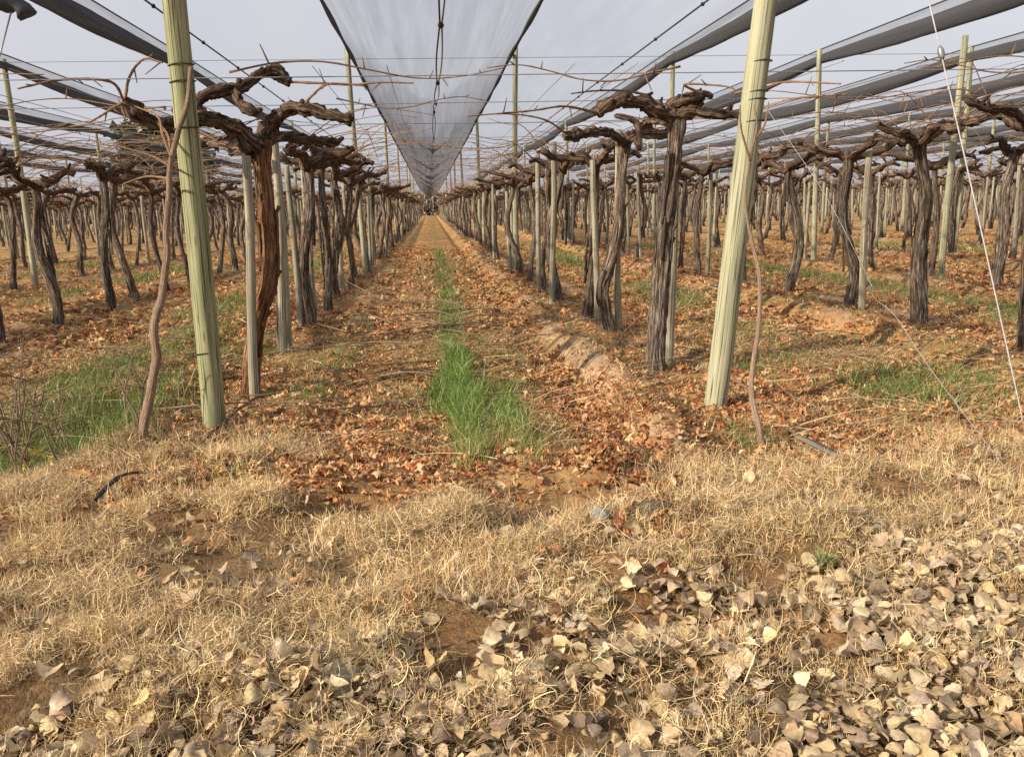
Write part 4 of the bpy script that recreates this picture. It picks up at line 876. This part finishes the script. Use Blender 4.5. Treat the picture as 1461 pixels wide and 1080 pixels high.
# weathered plank splinter and lichened stone at right
q = Geo(); n = 9; t = np.linspace(0, 1, n); pr = np.array([(-1, -.28), (-.5, -.42), (.45, -.40), (1, -.2), (.95, .25), (.4, .45), (-.35, .38), (-.95, .3)]); m_ = len(pr)
V = []
for k in range(n):
    wk = [.004, .028, .05, .06, .058, .066, .06, .045, .01][k]; V.append(np.stack([pr[:, 0] * wk * (1 + .1 * math.sin(k * 2.1)), np.full(m_, t[k] * .72), pr[:, 1] * (wk * .45 + .006) + .004 * math.sin(k * 1.3)], -1))
ii = np.arange(n - 1)[:, None] * m_; jj = np.arange(m_)[None]; j2 = (jj + 1) % m_
q.add(np.concatenate(V), np.stack([ii + jj, ii + j2, ii + m_ + j2, ii + m_ + jj], -1), tc=np.stack([np.tile(pr[:, 0], n), np.tile(pr[:, 1], n), np.repeat(t * .72, m_)], -1))
m = mat_post('grey_weathered_board', [(.07, .063, .055), (.15, .135, .12), (.26, .24, .21)])
o = link('wood_scrap', mesh('wood_scrap', q, m, False), loc=(2.28, 4.08, g1(2.28, 4.08) + .025), rz=.16); o.rotation_euler = (.0, .35, .16); tag(o, 'grey splintered piece of weathered wood lying in the straw at right', 'wood scrap')
def stone(name, loc, s, label, col):
    q = Geo(); th = np.linspace(0, PI, 12); ph = np.linspace(0, 2 * PI, 20, endpoint=False); TH, PH = np.meshgrid(th, ph, indexing='ij')
    r = 1 + .35 * pn(np.sin(TH) * np.cos(PH), np.sin(TH) * np.sin(PH), np.cos(TH), 1.6, s[0] * 40)
    V = np.stack([r * np.sin(TH) * np.cos(PH) * s[0], r * np.sin(TH) * np.sin(PH) * s[1], r * np.cos(TH) * s[2]], -1)
    ii = np.arange(11)[:, None] * 20; jj = np.arange(20)[None]; j2 = (jj + 1) % 20
    q.add(V.reshape(-1, 3), np.stack([ii + jj, ii + 20 + jj, ii + 20 + j2, ii + j2], -1)); o = link(name, mesh(name, q, col), loc=(loc[0], loc[1], g1(*loc) + s[2] * .5), rz=s[0] * 30); tag(o, label, 'stone')
m = NT('lichened_stone'); po = m.n('ShaderNodeTexCoord').outputs['Object']; a1 = m.noise(po, 28, 5, .7); a2 = m.noise(po, 11, 3)
m.surf(m.mix(m.ramp(a1, [(.3, (.16, .15, .13)), (.6, (.36, .34, .3))]), (.30, .32, .27), m.ramp(a2, [(.45, (0, 0, 0)), (.6, (.8, .8, .8))])), .9, m.bump(a1, .6, .01), .15)
stone('stone', (.74, 3.73), (.06, .05, .04), 'pale lichened stone half buried in straw right of centre', m.m)
md = mat_plain('dark_clod', (.11, .08, .06), .95, 0, .5, 40)
stone('soil_clod', (.98, 3.78), (.12, .07, .04), 'dark crumbly soil clod just right of the pale stone', md)
# tall dead weeds at the left edge
def weed(x, y, seed, h, n, label, leaf=False):
    rg = np.random.default_rng(seed); o = link('dry_weed', None, loc=(x, y, g1(x, y))); tag(o, label, 'weed')
    for k in range(n):
        q = Geo(); a = rg.random() * 6.28; l = h * (.6 + .5 * rg.random()); t = np.linspace(0, 1, 5); le = .15 + .3 * rg.random()
        P = np.stack([.04 * np.cos(a * 3) + np.cos(a) * le * l * t ** 1.4 + .02 * np.sin(t * 6 + k), .04 * np.sin(a * 3) + np.sin(a) * le * l * t ** 1.4, -.03 + l * t], -1); Q = cane(q, P, .0075, .003, 6, 20, k)
        for s_ in range(4):
            j = rg.integers(8, 19); e = Q[j] + np.array([.14 * rg.normal(), .1 * rg.normal(), .02 + .08 * rg.random()]); cane(q, [Q[j], (Q[j] + e) / 2 + np.array([0, 0, .015]), e], .0035, .002, 4, 6, s_)
        link('stalk', mesh('stalk', q, M['shoot']), o)
    if leaf:
        q = Geo(); k = 7; P = np.stack([rg.normal(size=k) * .06, rg.normal(size=k) * .04, .10 + .12 * rg.random(k)], -1)
        broad_leaves(q, P, np.full(k, .055), .5 + rg.random(k) * .8, np.tile(np.array([[.55, .44, .08]]), (k, 1))); link('leaves', mesh('leaves', q, M['leaf']), o)
weed(-2.42, 4.95, 1, .75, 4, 'tall pale dead weed with bent stalks at the left edge')
weed(-2.28, 5.15, 2, .62, 4, 'brown branching dead weed right of the tall pale one', False)
weed(-2.40, 5.05, 5, .28, 3, 'low dead weed with a few yellow leaves at left', True)
weed(-2.05, 5.7, 3, .6, 3, 'wispy dry weed between the left weeds and the young vine')
weed(-2.7, 5.5, 7, .85, 4, 'tallest pale arching dead weed at the very left edge')
weed(-2.2, 6.6, 8, .5, 4, 'pale twiggy dry weed in the green grass left of the end post')
weed(-2.95, 6.1, 4, .8, 5, 'tangled grey dry weed farther back at the left edge')
# prunings on the aisle floor
PB = []
for k in range(5):
    q = Geo(); t = np.linspace(0, 1, 6); L = .6 + .22 * k; cane(q, np.stack([L * t, .10 * np.sin(t * 3 + k), .012 + .05 * np.sin(t * PI) * (k % 3)], -1), .0075, .004, 5, 18, k); PB.append(mesh('fallen_cane', q, M['shoot']))
for k in range(60):
    x, y = rr.uniform(-1.3, 1.2), rr.uniform(6.2, 13)
    if k > 34: x, y = rr.uniform(2.2, 6), rr.uniform(5, 11)
    if k > 52: x, y = rr.uniform(-4, -1.8), rr.uniform(6, 10)
    o = link('fallen_cane', PB[k % 5], loc=(x, y, g1(x, y) + .035), rz=rr.uniform(-.5, .6) + rr.choice([0, PI])); tag(o, 'thin pale pruned cane lying on the litter between the vine rows', 'vine cane', 'pruned canes lying on the ground')

# ------------------------------------------------------------------ far trees
def evergreen(x, y, R, zc, H, n, label, seed):
    rg = np.random.default_rng(seed); o = link('evergreen_tree', None, loc=(x, y, 0)); tag(o, label, 'tree'); q = Geo(); zt = np.linspace(-.3, zc, 8)
    tube(q, np.stack([.15 * np.sin(zt), .1 * np.cos(zt), zt], -1), np.linspace(.4, .15, 8), 8, .1)
    for k in range(9):
        a = k * .7; e = np.array([np.cos(a) * R * .75, np.sin(a) * R * .75, zc + (rg.random() - .3) * H * .6]); tube(q, smooth_path([(0, 0, zc * .45), e * .5 + np.array([0, 0, zc * .3]), e], 7), np.linspace(.14, .04, 7), 5)
    link('trunk', mesh('trunk', q, M['twig']), o)
    cl = rg.normal(size=(60, 3)); cl /= np.linalg.norm(cl, axis=1, keepdims=True); cl *= (.35 + .6 * rg.random((60, 1)) ** .5) * np.array([R, R, H]); cl[:, 2] += zc
    P = cl[rg.integers(0, 60, n)] + rg.normal(size=(n, 3)) * R * .14; q = Geo(); s_ = .16 + .2 * rg.random(n)
    a = rg.normal(size=(n, 3)); a /= np.linalg.norm(a, axis=1, keepdims=True); b = np.cross(a, rg.normal(size=(n, 3))); b /= np.linalg.norm(b, axis=1, keepdims=True)
    V = np.stack([P - a * s_[:, None] * 1.6, P + b * s_[:, None], P + a * s_[:, None] * 1.6, P - b * s_[:, None]], 1)
    base = np.array([(.085, .095, .055), (.11, .115, .065), (.07, .08, .05), (.13, .125, .075)])[rg.integers(0, 4, n)]
    q.add(V.reshape(-1, 3), np.arange(n * 4).reshape(-1, 4), col=np.repeat(base, 4, 0)); link('crown', mesh('crown', q, M['crown'], False), o)
evergreen(-29.3, 100, 5., 7.2, 4.6, 14000, 'round crowned dark evergreen tree rising behind the vineyard at left', 1)
def bare(x, y, H, label, seed):
    rg = np.random.default_rng(seed); o = link('bare_tree', None, loc=(x, y, 0)); tag(o, label, 'tree'); q = Geo(); tw = Geo()
    def br(p, d_, L, r, lev):
        e = p + d_ * L; m_ = (p + e) / 2 + rg.normal(size=3) * L * .06; tube(q if lev < 2 else tw, smooth_path([p, m_, e], 4), np.linspace(r, r * .6, 4), 6 if lev < 2 else 3, caps=lev < 2)
        if lev >= 5: return
        for k in range(3 if lev < 4 else 4):
            f = .45 + .55 * rg.random(); nd = d_ + rg.normal(size=3) * .48 + np.array([0, 0, .12]); nd /= np.linalg.norm(nd); br(p + d_ * L * f, nd, L * (.58 + .2 * rg.random()), r * .55, lev + 1)
    br(np.array([0, 0, -.2]), np.array([.03, 0, 1.]), H * .30, H * .025, 0)
    link('trunk', mesh('trunk', q, M['twig']), o); link('crown', mesh('crown', tw, M['twig']), o)
BL = ['leftmost', 'second from left', 'third from left', 'fourth from left', 'fifth from left', 'sixth from left', 'seventh from left', 'rightmost']
for k, (x, y, H) in enumerate(((-49, 99, 8.5), (-44, 101, 7.5), (-40, 98, 9), (-36, 102, 8), (-33, 98, 7), (-25, 99, 8), (-21, 103, 7), (-16, 100, 6))):
    bare(x, y, H, 'hazy brown leafless tree behind the vineyard, %s of its line' % BL[k], 20 + k)
# scrub closing the far end of the rows
q = Geo(); n = 90000; rg = np.random.default_rng(8); X = rg.uniform(-110, 160, n); hgt = 3.2 + 2.2 * fbm(X * .12, X * 0, 131) + .6 * fbm(X * .9, X * 0, 132); Yb = 172 + rg.random(n) * 6; Zb = rg.random(n) ** .8 * hgt
a = rg.normal(size=(n, 3)) * np.array([.5, .5, 1]); a /= np.linalg.norm(a, axis=1, keepdims=True); b = np.cross(a, rg.normal(size=(n, 3))); b /= np.linalg.norm(b, axis=1, keepdims=True); P = np.stack([X, Yb, Zb], -1); s_ = rg.uniform(.2, .45, n)[:, None]
V = np.stack([P - a * s_ * 1.8, P + b * s_ * .5, P + a * s_ * 1.8, P - b * s_ * .5], 1); base = np.array([(.34, .28, .23), (.40, .32, .26), (.28, .25, .19), (.44, .36, .29)])[rg.integers(0, 4, n)]
q.add(V.reshape(-1, 3), np.arange(n * 4).reshape(-1, 4), col=np.repeat(base, 4, 0)); tag(link('far_scrub', mesh('far_scrub', q, M['crown'], False)), kind='stuff')
